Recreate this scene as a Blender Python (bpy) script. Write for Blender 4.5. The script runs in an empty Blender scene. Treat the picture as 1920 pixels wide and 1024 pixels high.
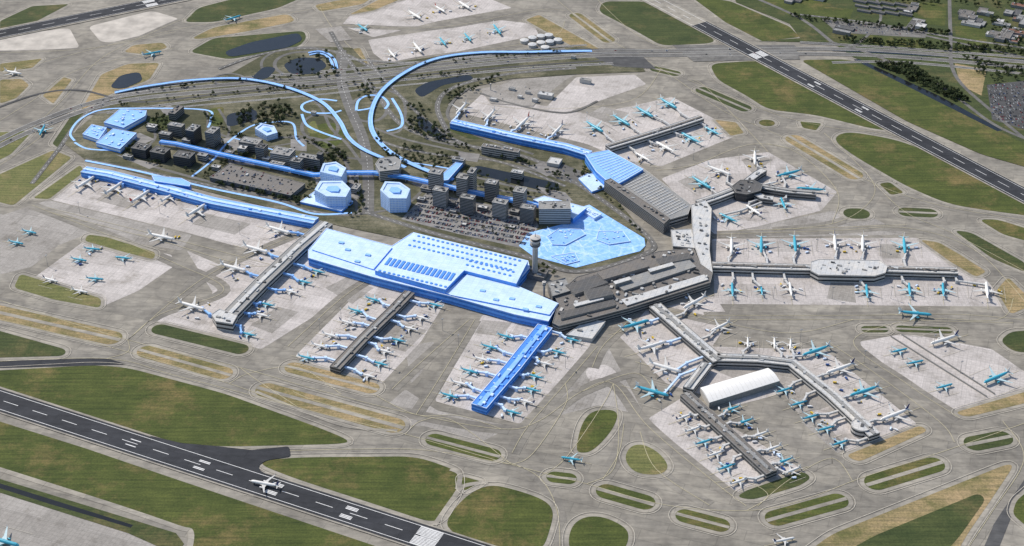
import bpy, math, random
from mathutils import Vector
random.seed(7)
R=random.random
def U(a,b): return a+(b-a)*R()
# ---------------------------------------------------------------- survey: oblique aerial calibration -> ground metres
P=math.radians(33); D=2904.0; F=2904.0
H=D*math.sin(P); Y0=D*math.cos(P)
def G(u,v,h=0.0):
    x=(u-960)/F; y=(512-v)/F
    dz=-math.sin(P)+y*math.cos(P)
    t=(H-h)/-dz
    return Vector((t*x,-Y0+t*(math.cos(P)+y*math.sin(P)),h))
def GP(pts,h=0.0): return [G(u,v,h).xy for u,v in pts]
scene=bpy.context.scene
COL=scene.collection
a_=G(1045,570)-G(578,480); ANG=math.atan2(a_.y,a_.x)
# ---------------------------------------------------------------- materials
def newmat(name,rough=.85,metal=0.0):
    m=bpy.data.materials.new(name); m.use_nodes=True
    nt=m.node_tree; b=nt.nodes['Principled BSDF']
    b.inputs['Roughness'].default_value=rough; b.inputs['Metallic'].default_value=metal
    b.inputs['Specular IOR Level'].default_value=.3
    return m,nt,b
def noise(nt,vec,scale,detail=4,rough=.55):
    n=nt.nodes.new('ShaderNodeTexNoise'); n.inputs['Scale'].default_value=scale
    n.inputs['Detail'].default_value=detail; n.inputs['Roughness'].default_value=rough
    nt.links.new(vec,n.inputs['Vector']); return n.outputs['Fac']
def ramp(nt,fac,stops):
    r=nt.nodes.new('ShaderNodeValToRGB'); e=r.color_ramp.elements
    while len(e)<len(stops): e.new(.5)
    for i,(p,c) in enumerate(stops):
        e[i].position=p; e[i].color=(c[0],c[1],c[2],1)
    nt.links.new(fac,r.inputs['Fac']); return r.outputs['Color']
def mix(nt,a,b,fac,mode='MIX'):
    m=nt.nodes.new('ShaderNodeMix'); m.data_type='RGBA'; m.blend_type=mode
    for s,v in ((6,a),(7,b)):
        if hasattr(v,'links'): nt.links.new(v,m.inputs[s])
        else: m.inputs[s].default_value=(v[0],v[1],v[2],1)
    if hasattr(fac,'links'): nt.links.new(fac,m.inputs[0])
    else: m.inputs[0].default_value=fac
    return m.outputs[2]
def pos(nt,ang=None,sc=(1,1,1)):
    g=nt.nodes.new('ShaderNodeNewGeometry')
    if ang is None: return g.outputs['Position']
    mp=nt.nodes.new('ShaderNodeMapping'); mp.inputs['Rotation'].default_value=(0,0,-ang); mp.inputs['Scale'].default_value=sc
    nt.links.new(g.outputs['Position'],mp.inputs['Vector']); return mp.outputs['Vector']
def brick(nt,vec,w,h,mortar,c1,c2,cm,off=.0):
    b=nt.nodes.new('ShaderNodeTexBrick'); b.offset=off; b.inputs['Scale'].default_value=1
    b.inputs['Brick Width'].default_value=w; b.inputs['Row Height'].default_value=h
    b.inputs['Mortar Size'].default_value=mortar; b.inputs['Mortar Smooth'].default_value=.3
    for k,c in (('Color1',c1),('Color2',c2),('Mortar',cm)): b.inputs[k].default_value=(*c,1)
    nt.links.new(vec,b.inputs['Vector']); return b.outputs['Color']
def S(c,k): return tuple(x*k for x in c)
def simple(name,c,var=.12,scale=.3,rough=.8,metal=0,alpha=1):
    m,nt,b=newmat(name,rough,metal)
    f=noise(nt,pos(nt),scale,4)
    nt.links.new(ramp(nt,f,[(.3,S(c,1-var)),(.7,S(c,1+var))]),b.inputs['Base Color']); b.inputs['Alpha'].default_value=alpha; return m
def asphalt(name,c,var=.25):
    m,nt,b=newmat(name,.9)
    p=pos(nt); q=pos(nt,ANG)
    col=ramp(nt,noise(nt,p,.005,6,.6),[(.35,S(c,1-var)),(.65,S(c,1+var*.7))])
    col=mix(nt,col,ramp(nt,noise(nt,p,.06,5,.65),[(.3,(.80,.80,.80)),(.7,(1.16,1.15,1.13))]),1,'MULTIPLY')
    st=noise(nt,pos(nt,ANG,(.012,.16,.1)),1,4)
    col=mix(nt,col,ramp(nt,st,[(.35,(.86,.86,.86)),(.65,(1.1,1.1,1.1))]),1,'MULTIPLY')
    r1=ramp(nt,noise(nt,p,.011,3,.5),[(.44,(1,1,1)),(.49,(.78,.78,.79)),(.51,(.78,.78,.79)),(.56,(1,1,1))])
    col=mix(nt,col,r1,.7,'MULTIPLY')
    col=mix(nt,col,brick(nt,q,75,24,.7,(.92,.92,.93),(1.08,1.07,1.06),(.8,.8,.8),.5),1,'MULTIPLY')
    nt.links.new(col,b.inputs['Base Color']); return m
def concrete(name,c,ang=ANG):
    m,nt,b=newmat(name,.9)
    q=pos(nt,ang); p=pos(nt)
    col=brick(nt,q,7.5,7.5,.35,S(c,.94),S(c,1.06),S(c,.8))
    col=mix(nt,col,brick(nt,q,64,38,.6,(.86,.85,.84),(1.07,1.06,1.06),(.8,.8,.8),.37),1,'MULTIPLY')
    col=mix(nt,col,ramp(nt,noise(nt,p,.022,6,.7),[(.30,(.62,.61,.58)),(.48,(.95,.95,.95)),(.75,(1.08,1.08,1.08))]),1,'MULTIPLY')
    col=mix(nt,col,ramp(nt,noise(nt,p,.25,4,.7),[(.3,(.82,.82,.82)),(.55,(1.03,1.03,1.03))]),1,'MULTIPLY')
    nt.links.new(col,b.inputs['Base Color']); return m
def grass(name,g1,g2,dry,thr):
    m,nt,b=newmat(name,.95)
    p=pos(nt)
    col=ramp(nt,noise(nt,p,.02,6,.65),[(.3,g1),(.7,g2)])
    f=ramp(nt,noise(nt,p,.009,8,.75),[(thr,(0,0,0)),(thr+.2,(1,1,1))])
    col=mix(nt,col,dry,f)
    st=noise(nt,pos(nt,ANG+.02,(.01,.22,.1)),1,3)
    col=mix(nt,col,ramp(nt,st,[(.35,(.76,.79,.78)),(.65,(1.22,1.19,1.15))]),1,'MULTIPLY')
    col=mix(nt,col,ramp(nt,noise(nt,p,.3,5,.75),[(.3,(.62,.66,.6)),(.7,(1.32,1.28,1.2))]),1,'MULTIPLY')
    nt.links.new(col,b.inputs['Base Color']); return m
def blueroof(name,c,grid=12,k=.8):
    m,nt,b=newmat(name,.6)
    q=pos(nt,ANG)
    col=brick(nt,q,grid,grid*.6,.3,S(c,.95),S(c,1.04),S(c,k))
    col=mix(nt,col,ramp(nt,noise(nt,q,.05,6,.7),[(.3,(.82,.88,.96)),(.7,(1.1,1.07,1.02))]),1,'MULTIPLY')
    nt.links.new(col,b.inputs['Base Color']); return m
def plaza(name):
    m,nt,b=newmat(name,.6); q=pos(nt,.5)
    v=nt.nodes.new('ShaderNodeTexVoronoi'); v.feature='DISTANCE_TO_EDGE'; v.inputs['Scale'].default_value=.03
    nt.links.new(q,v.inputs['Vector'])
    col=ramp(nt,v.outputs['Distance'],[(.02,(.36,.57,.9)),(.06,(.27,.5,.87)),(.4,(.25,.48,.86))])
    col=mix(nt,col,brick(nt,q,16,5,.4,(.93,.95,.97),(1.07,1.05,1.03),(1.25,1.15,1.06),.3),1,'MULTIPLY')
    col=mix(nt,col,ramp(nt,noise(nt,q,.12,6,.75),[(.3,(.62,.75,.9)),(.5,(1,1,1)),(.68,(1.4,1.22,1.05))]),1,'MULTIPLY')
    nt.links.new(col,b.inputs['Base Color']); return m
MT={}
MT['field']=grass('field_grass',(.035,.055,.02),(.07,.09,.035),(.14,.12,.07),.56)
MT['pave']=asphalt('weathered_pavement',(.262,.242,.206))
MT['taxi']=asphalt('taxiway_asphalt',(.235,.218,.188),.15)
MT['shoulder']=asphalt('shoulder_pavement',(.32,.295,.25),.12)
MT['runway']=asphalt('runway_asphalt',(.036,.038,.044),.2)
MT['road']=asphalt('road_asphalt',(.16,.155,.145),.15)
MT['roaddark']=asphalt('dark_road_asphalt',(.085,.085,.086),.15)
MT['lot']=asphalt('car_park_surface',(.25,.24,.228),.1)
MT['conc']=concrete('apron_concrete',(.505,.468,.44))
MT['conc2']=concrete('apron_concrete_grey',(.33,.308,.28))
MT['concE']=concrete('apron_concrete_east',(.485,.45,.425),0.0)
MT['sand']=simple('sandy_ground',(.44,.40,.35),.25,.03)
MT['g']=grass('green_grass',(.043,.06,.015),(.085,.1,.027),(.18,.135,.06),.50)
MT['gd']=grass('dark_green_grass',(.035,.052,.018),(.068,.082,.03),(.14,.115,.055),.52)
MT['gy']=grass('yellow_green_grass',(.10,.115,.04),(.17,.165,.07),(.26,.2,.11),.5)
MT['gb']=grass('dry_brown_grass',(.09,.10,.035),(.20,.165,.08),(.34,.25,.15),.40)
MT['land']=grass('landside_ground',(.05,.055,.03),(.10,.095,.06),(.21,.19,.145),.47)
MT['water']=simple('dark_water',(.012,.014,.016),.2,.05,.15)
MT['yellow']=simple('yellow_line_paint',(.46,.41,.27),.2,.2)
MT['white']=simple('white_line_paint',(.72,.71,.69),.15,.2)
MT['edge']=simple('pale_edge_line',(.46,.42,.35),.2,.2)
MT['bl']=blueroof('pale_blue_roof',(.55,.70,.92))
MT['bm']=blueroof('medium_blue_roof',(.27,.50,.89),6)
MT['bs']=blueroof('strong_blue_roof',(.08,.27,.75),6)
MT['bwall']=simple('blue_wall',(.11,.34,.84),.15,.1,.5)
MT['bglass']=simple('blue_glass',(.04,.18,.56),.2,.2,.15)
MT['btrans']=simple('translucent_blue_glazing',(.10,.36,.9),.12,.1,.3,0,.62)
MT['broad']=simple('blue_road_surface',(.30,.53,.90),.12,.06,.6)
MT['bwhite']=simple('blue_white_facade',(.66,.77,.93),.08,.2,.5)
MT['plaza']=plaza('blue_plaza_surface')
MT['rw']=blueroof('white_grey_roof',(.56,.545,.52),9,.6)
MT['rg']=blueroof('grey_roof',(.29,.28,.262),11,.6)
MT['rd']=blueroof('dark_roof',(.10,.094,.088),9,1.7)
MT['rb']=blueroof('brown_grey_roof',(.185,.165,.145),9,.6)
MT['wl']=simple('light_wall',(.46,.44,.41),.1)
MT['wm']=simple('grey_wall',(.23,.223,.212),.15)
MT['wd']=simple('dark_wall',(.06,.06,.062),.2)
MT['glass']=simple('dark_glass',(.03,.037,.044),.2,.2,.12)
MT['unit']=simple('roof_unit_metal',(.45,.45,.44),.2,.3,.5)
MT['unitd']=simple('dark_roof_unit',(.09,.09,.09),.2,.3,.6)
MT['pw']=simple('white_aircraft_paint',(.76,.74,.70),.04,.3,.3)
MT['pt']=simple('teal_aircraft_paint',(.06,.36,.48),.08,.3,.3)
MT['ptl']=simple('pale_teal_wing_paint',(.40,.53,.56),.08,.3,.35)
MT['pg']=simple('grey_wing_paint',(.55,.54,.51),.06,.3,.35)
MT['fin_b']=simple('navy_fin_paint',(.02,.035,.14),.1,.3,.3)
MT['fin_r']=simple('red_fin_paint',(.45,.04,.03),.1,.3,.3)
MT['dark']=simple('black_rubber',(.02,.02,.02),.1)
MT['bark']=simple('bark',(.09,.065,.045),.2,1)
MT['l1']=simple('leaf_dark',(.026,.042,.015),.3,.5)
MT['l2']=simple('leaf_light',(.07,.09,.03),.3,.5)
MT['c0']=simple('white_car_paint',(.7,.7,.7),.05,1,.3)
MT['c1']=simple('black_car_paint',(.015,.015,.017),.05,1,.3)
MT['c2']=simple('silver_car_paint',(.35,.36,.37),.05,1,.3)
MT['c3']=simple('red_car_paint',(.35,.03,.02),.05,1,.3)
MT['c4']=simple('blue_car_paint',(.03,.08,.25),.05,1,.3)
MT['cy']=simple('yellow_vehicle_paint',(.6,.42,.05),.05,1,.4)
MT['steel']=simple('galvanised_steel',(.35,.35,.35),.1,1,.4,.5)
MT['rr']=simple('red_tile_roof',(.2,.1,.07),.2,.2)
# ---------------------------------------------------------------- mesh helpers
def mesh(name,verts,faces,mats,idx=None,smooth=False):
    me=bpy.data.meshes.new(name); me.from_pydata([tuple(v) for v in verts],[],faces)
    for m in mats: me.materials.append(m)
    if idx:
        me.polygons.foreach_set('material_index',idx)
    if smooth: me.polygons.foreach_set('use_smooth',[True]*len(me.polygons))
    me.update(); return me
def obj(name,data,parent=None,link=True,**props):
    o=bpy.data.objects.new(name,data)
    if link: COL.objects.link(o)
    if parent: o.parent=parent
    for k,v in props.items(): o[k]=v
    return o
def area(p):
    return .5*sum(p[i-1][0]*p[i][1]-p[i][0]*p[i-1][1] for i in range(len(p)))
def ccw(p): return list(p) if area(p)>0 else list(reversed(p))
def offset(p,d):
    p=ccw(p); n=len(p); out=[]
    for i in range(n):
        a=Vector(p[i-1]); b=Vector(p[i]); c=Vector(p[(i+1)%n])
        e1=(b-a); e2=(c-b)
        if e1.length<1e-6 or e2.length<1e-6: out.append(b); continue
        e1.normalize(); e2.normalize()
        n1=Vector((e1.y,-e1.x)); n2=Vector((e2.y,-e2.x)); m=n1+n2
        if m.length<1e-3: m=n1
        m.normalize(); k=max(.4,m.dot(n1)); out.append(b+m*(d/k))
    return out
def roundp(p,r,seg=6):
    n=len(p); out=[]
    for i in range(n):
        a=Vector(p[i-1]); b=Vector(p[i]); c=Vector(p[(i+1)%n])
        la=(a-b).length; lc=(c-b).length
        q1=b+(a-b)*(min(r,la*.48)/max(la,1e-6)); q2=b+(c-b)*(min(r,lc*.48)/max(lc,1e-6))
        for k in range(seg+1):
            t=k/seg; out.append(q1*(1-t)**2+b*2*t*(1-t)+q2*t*t)
    return out
def inside(pt,p):
    x,y=pt; c=False; n=len(p)
    for i in range(n):
        x1,y1=p[i-1]; x2,y2=p[i]
        if (y1>y)!=(y2>y) and x<(x2-x1)*(y-y1)/(y2-y1)+x1: c=not c
    return c
def centroid(p): 
    return Vector((sum(q[0] for q in p)/len(p),sum(q[1] for q in p)/len(p)))
zc={}
def layer(base):
    zc[base]=zc.get(base,0)+1
    return base+.003*zc[base]
def sheet(name,pts,mat,base,**props):
    z=layer(base); p=ccw(pts)
    me=mesh(name,[(q[0],q[1],z) for q in p],[tuple(range(len(p)))],[mat])
    props.setdefault('kind','structure')
    return obj(name,me,**props)
def prismdata(p,z0,z1,c=(0,0)):
    p=ccw(p); n=len(p)
    v=[(q[0]-c[0],q[1]-c[1],z0) for q in p]+[(q[0]-c[0],q[1]-c[1],z1) for q in p]
    f=[tuple(range(n-1,-1,-1)),tuple(range(n,2*n))]+[(i,(i+1)%n,(i+1)%n+n,i+n) for i in range(n)]
    return v,f
def rect(c,a,b,ang):
    ca,sa=math.cos(ang),math.sin(ang)
    return [Vector((c[0]+x*a/2*ca-y*b/2*sa,c[1]+x*a/2*sa+y*b/2*ca)) for x,y in ((-1,-1),(1,-1),(1,1),(-1,1))]
def smoothline(pts,seg=8,closed=False):
    P_=[Vector(p) for p in pts]; n=len(P_); out=[]
    if n<3 : 
        return P_
    for i in range(n if closed else n-1):
        if closed: p0,p1,p2,p3=P_[i-1],P_[i],P_[(i+1)%n],P_[(i+2)%n]
        else: p0=P_[max(i-1,0)];p1=P_[i];p2=P_[i+1];p3=P_[min(i+2,n-1)]
        for k in range(seg):
            t=k/seg
            out.append(.5*((2*p1)+(p2-p0)*t+(2*p0-5*p1+4*p2-p3)*t*t+(3*p1-p0-3*p2+p3)*t**3))
    out.append(P_[0] if closed else P_[-1]); return out
def ribbonpoly(line,w):
    L=[];Rr=[]
    n=len(line)
    for i in range(n):
        d=line[min(i+1,n-1)]-line[max(i-1,0)]
        d=Vector((d.x,d.y)).normalized(); nn=Vector((-d.y,d.x))*w/2
        L.append(line[i].xy+nn); Rr.append(line[i].xy-nn)
    return L,Rr
def ribbonmesh(line,w,z,v,f):
    L,Rr=ribbonpoly(line,w); b=len(v)
    for i in range(len(line)):
        v.append((L[i].x,L[i].y,z)); v.append((Rr[i].x,Rr[i].y,z))
    for i in range(len(line)-1):
        k=b+2*i; f.append((k+1,k+3,k+2,k))
def offline(line,d):
    L,Rr=ribbonpoly(line,abs(d)*2); return L if d>0 else Rr
def dashed(line,w,z,v,f,on,off):
    acc=0
    for i in range(len(line)-1):
        a,b=line[i].xy,line[i+1].xy; l=(b-a).length
        if l<1e-6: continue
        d=(b-a)/l; s=0
        while s<l:
            ph=(acc+s)%(on+off)
            if ph<on:
                e=min(l,s+on-ph); ribbonmesh([a+d*s,a+d*e],w,z,v,f); s=e+1e-3
            else: s+=on+off-ph
        acc+=l
YV,YF=[],[]; WV,WF=[],[]; EV,EF=[],[]
def road(name,px,w,mat,base=.25,line=None,seg=8,dash=False,smooth=True):
    ln=[G(*p).xy for p in px]
    if smooth: ln=smoothline(ln,seg)
    v,f=[],[]; ribbonmesh(ln,w,layer(base),v,f)
    o=obj(name,mesh(name,v,f,[mat]),kind='structure')
    if line=='y': ribbonmesh(ln,.8,.9,YV,YF)
    if line=='w':
        dashed(ln,.6,1.2,WV,WF,6,9)
    if line=='hw':
        for d in (-w/2+1,w/2-1): ribbonmesh(offline(ln,d),.6,1.2,WV,WF)
    return ln
# ---------------------------------------------------------------- ground
obj('ground',mesh('ground',[(-20000,-6000,0),(20000,-6000,0),(20000,30000,0),(-20000,30000,0)],[(0,1,2,3)],[MT['field']]),kind='structure')
sheet('airfield_pavement',GP([(-500,1250),(-500,-70),(1230,-70),(1570,85),(2000,250),(2450,420),(2450,1250)]),MT['pave'],.03)
def apron(px,m='conc',b=.1,r=6): sheet('apron_pavement',roundp(GP(px),r,3),MT[m],b)
for px in [[(85,372),(150,322),(590,418),(575,440),(500,478),(350,436),(150,388)],
 [(350,470),(420,500),(590,438),(690,470),(692,520),(655,552),(490,655),(290,602),(400,550)],
 [(553,668),(700,520),(838,562),(790,640),(715,720),(650,712)],
 [(815,752),(850,690),(905,590),(1110,640),(1095,665),(975,795)],
 [(1150,620),(1180,590),(1340,555),(1370,600),(1335,650),(1500,655),(1540,650),(1720,795),(1590,850),(1480,735),(1380,760),(1250,720)],
 [(1215,785),(1280,745),(1505,880),(1395,926),(1330,902)],
 [(865,212),(905,175),(1000,195),(1110,215),(1260,182),(1392,250),(1240,312),(1170,300),(1100,270)],
 [(700,100),(690,75),(940,38),(1000,45),(1010,65),(900,88),(760,118),(720,115)],
 [(65,520),(165,447),(322,478),(325,500),(260,545),(185,578)],
 [(1605,642),(1700,625),(1860,655),(1925,700),(1925,730),(1800,775),(1700,715)],
 [(1020,205),(1080,145),(1190,140),(1212,158),(1060,212)],
 [(640,48),(660,25),(760,0),(900,-10),(960,15),(820,40),(700,70)]]: apron(px)
for px in [[(1335,448),(1720,446),(1790,492),(1850,525),(1890,575),(1340,570)],
 [(1240,335),(1330,300),(1440,285),(1570,360),(1540,395),(1420,425),(1340,440)]]: apron(px,'concE')
for px in [[(0,400),(60,432),(110,460),(60,500),(0,515)],[(900,175),(960,150),(1080,140),(1060,150),(1010,190),(1000,198)],
 [(0,925),(40,918),(270,1000),(330,1040),(-60,1060)],[(760,650),(815,640),(790,700),(770,720)],[(690,790),(760,730),(820,770),(960,800),(900,830),(800,800)],
 [(0,405),(90,375),(360,440),(340,470),(160,440),(110,460)],[(1000,640),(1140,650),(1210,780),(1120,760),(1010,790)],[(1560,395),(1640,410),(1700,440),(1340,446),(1420,425)]]: apron(px,'conc2',.06)
for px in [[(385,400),(470,420),(440,440),(360,420)],[(700,640),(740,600),(800,620),(760,660)],[(1550,560),(1560,520),(1600,520),(1605,568)],
 [(1440,700),(1480,690),(1560,760),(1500,780)],[(1100,215),(1130,200),(1180,212),(1150,235)],[(1390,300),(1420,290),(1450,300),(1410,325)],
 [(610,540),(650,520),(700,540),(660,570)],[(905,600),(960,605),(940,630),(890,625)],[(1500,790),(1530,775),(1590,840),(1570,850)],[(1340,655),(1440,700),(1400,720),(1330,690)],
 [(200,360),(260,378),(240,392),(180,375)],[(470,610),(520,575),(560,585),(510,625)],[(1650,458),(1680,458),(1690,485),(1655,485)],[(1270,340),(1300,328),(1330,345),(1300,358)]]:
    sheet('apron_patch',GP(px),MT['conc2'],.17)
for px in [[(1100,690),(1135,682),(1160,700),(1150,720),(1115,722),(1098,705)]]: sheet('apron_patch',roundp(GP(px),15),MT['conc'],.17)
for px in [[(-20,72),(130,52),(150,90),(70,102),(-20,96)],[(165,50),(285,20),(338,36),(262,76),(190,80)]]:
    sheet('sandy_ground',roundp(GP(px),20),MT['sand'],.1)
TX=[[(-60,585),(220,655),(430,720),(560,765),(760,815),(960,872),(1100,908),(1250,948),(1400,958),(1500,940),(1620,895),(1760,850),(1990,770)],
 [(-60,545),(240,638),(450,690),(600,733),(780,778),(940,805),(1010,790),(1090,735),(1150,720),(1215,800),(1340,905),(1400,950)],
 [(1050,1060),(1045,960),(1010,895),(940,862)],[(470,848),(655,843),(800,845),(960,872)],[(-40,680),(200,673),(330,705),(560,765)],
 [(1320,592),(1600,592),(1790,590),(1920,600)],[(1200,570),(1330,600),(1480,625),(1600,600)],[(1345,440),(1560,433),(1700,428),(1820,465),(1900,540),(1960,620)],
 [(1020,-20),(1120,60),(1240,130),(1350,205),(1440,245),(1560,300),(1640,345),(1760,385),(1960,420)],
 [(1100,-20),(1200,70),(1300,100),(1420,110),(1500,125)],[(1290,150),(1450,213),(1560,240),(1700,262),(1960,378)],
 [(1545,250),(1600,300),(1640,350),(1620,390),(1560,420),(1450,432)],[(1640,345),(1700,400),(1790,440),(1960,530)],
 [(-40,155),(100,112),(350,52),(560,22),(720,-10)],[(-40,100),(160,92),(330,60)],[(40,260),(120,185),(190,110),(300,55),(360,30)],
 [(-40,250),(60,190),(150,130),(330,90)],[(60,385),(200,440),(330,495),(420,545),(300,590),(240,638)],[(-30,330),(60,270),(100,235)],
 [(540,650),(640,560),(700,520)],[(735,730),(800,670),(880,600)],[(1120,650),(1060,720),(990,800),(960,850)],
 [(600,15),(630,60),(700,120),(790,110),(1020,75),(1060,40)],[(640,48),(820,52),(1000,20),(1060,20)],
 [(1320,450),(1180,600),(1130,650),(1110,690)],[(1900,560),(1870,600),(1720,600),(1600,640),(1700,720),(1800,785)],
 [(1550,640),(1640,700),(1760,790),(1790,830)],[(1170,795),(1160,850),(1130,900)],[(1880,790),(1920,860),(1860,960),(1800,1050)],
 [(1600,905),(1560,860),(1480,900),(1420,950)],[(1330,948),(1230,880),(1200,810)],[(1440,285),(1330,170),(1300,150)],
 [(780,778),(830,700),(890,600)],[(560,765),(480,712),(450,690)],[(1090,735),(1190,700),(1230,740)],[(240,638),(330,560),(420,500),(580,430)]]
for t in TX: road('taxiway',t,24,MT['taxi'],.22,'y')
for t in [[(430,720),(470,700),(560,690),(640,740)],[(760,815),(790,790),(850,790),(960,872)],[(960,872),(1000,850),(1060,760),(1060,720)],[(1150,720),(1130,760),(1060,860),(1010,895)],[(200,673),(240,660),(240,638)],
 [(1100,908),(1150,880),(1160,800),(1150,720)],[(1400,958),(1440,930),(1400,905),(1340,905)],[(100,400),(300,452),(480,500),(560,470)],[(90,390),(330,450),(520,500)],[(1340,600),(1620,600),(1900,606)],[(1345,434),(1560,427),(1700,422)],
 [(860,265),(1000,290),(1100,300),(1180,345)],[(1230,320),(1300,310),(1420,270),(1560,300)],[(1200,350),(1260,400),(1340,446)],[(1560,420),(1570,360),(1500,290),(1440,270)],[(1240,130),(1180,190),(1000,205),(880,190)],
 [(700,740),(780,778),(860,780),(940,805)],[(550,735),(600,755),(760,800)]]:
    ribbonmesh(smoothline([G(*p).xy for p in t],8),.8,.905,YV,YF)
# ---------------------------------------------------------------- runways
def runway(a,b,w,ext=6,sh=14):
    A=G(*a).xy; B=G(*b).xy; d=(B-A).normalized(); n=Vector((-d.y,d.x))
    for ww,m,bz in ((w+ext+sh,'shoulder',1.30),(w+ext,'runway',1.33)):
        v,f=[],[]; ribbonmesh([A,B],ww,layer(bz),v,f); obj('runway',mesh('runway',v,f,[MT[m]]),kind='structure')
    dashed([A,B],1.0,1.45,WV,WF,30,30)
    for s in (-1,1): ribbonmesh([A+n*s*(w/2-1),B+n*s*(w/2-1)],.9,1.45,WV,WF)
    return A,B,d,n
A,B,d,n=runway((-300,654),(1060,1094),42,8,6)
def bars(c,d,n,offs,l,w):
    for o in offs: ribbonmesh([c-d*l/2+n*o,c+d*l/2+n*o],w,1.455,WV,WF)
def proj(px,A,d): return A+d*((G(*px).xy-A).dot(d))
c=proj((800,1010),A,d)
for s in (-1,1):
    bars(c,d,n,[s*(2.2+k*2.7) for k in range(0,7)],38,1.7)
for q,nn in (((655,962),3),((515,917),3),((378,874),2),((250,832),1)):
    bars(proj(q,A,d),d,n,[s*(7+k*2.7) for s in (-1,1) for k in range(nn)],20,1.6)
A,B,d,n=runway((1225,0),(2100,462),42,8,8)
c=proj((1425,103),A,d); bars(c,d,n,[k*3.0 for k in (-6,-5,-4,-3,-2,-1,1,2,3,4,5,6)],30,2.0)
for q in ((1530,158),(1620,205)): bars(proj(q,A,d),d,n,[-12,-9,9,12],20,1.8)
e=proj((1312,45),A,d)
sheet('old_runway_surface',[A-d*900+n*29,e+n*29,e-n*29,A-d*900-n*29],MT['shoulder'],1.36)
for s in (-1,1): ribbonmesh([A-d*900+n*s*20,e+n*s*20],.9,1.46,WV,WF)
A,B,d,n=runway((-300,126),(480,-34),45)
bars(proj((283,8),A,d),d,n,[k*3.2 for k in (-6,-5,-4,-3,-2,2,3,4,5,6)],30,2.2)
sheet('runway_exit',roundp(GP([(280,818),(340,832),(410,838),(470,845),(542,838),(545,857),(500,864),(484,874),(488,884),(520,900),(520,915),(300,850)]),6),MT['runway'],1.36)
sheet('taxiway',roundp(GP([(-40,678),(200,672),(240,684),(-40,692)]),5),MT['runway'],.48)
sheet('taxiway',GP([(1830,1060),(1880,945),(1920,880),(1940,900),(1900,960),(1860,1060)]),MT['roaddark'],.3)
# ---------------------------------------------------------------- grass
def island(px,m='g',r=25,ring=True,base=.4):
    p=roundp(GP(px),r,7)
    if ring:
        sheet('shoulder_pavement',offset(p,6.5),MT['shoulder'],.34)
        e=[Vector(x) for x in offset(p,9.5)]; e.append(e[0])
        ribbonmesh(e,.9,.91,EV,EF)
    sheet('grass',p,MT[m],.55)
def caps(u1,v1,u2,v2,r,m='g',split=True):
    a=G(u1,v1).xy; b=G(u2,v2).xy; d=(b-a).normalized(); nn=Vector((-d.y,d.x))
    p=[]
    for k in range(11):
        t=-math.pi/2+math.pi*k/10; p.append(b+d*r*math.cos(t)+nn*r*math.sin(t))
    for k in range(11):
        t=math.pi/2+math.pi*k/10; p.append(a+d*r*math.cos(t)+nn*r*math.sin(t))
    sheet('shoulder_pavement',offset(p,7),MT['shoulder'],.34)
    e=[Vector(x) for x in offset(p,10)]; e.append(e[0]); ribbonmesh(e,.9,.91,EV,EF)
    sheet('grass',p,MT[m],.55)
    if split:
        v,f=[],[]; ribbonmesh([a-d*r*.95,b+d*r*.95],max(r*.42,5.5),.86,v,f); obj('service_road',mesh('road',v,f,[MT['shoulder']]),kind='structure')
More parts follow.
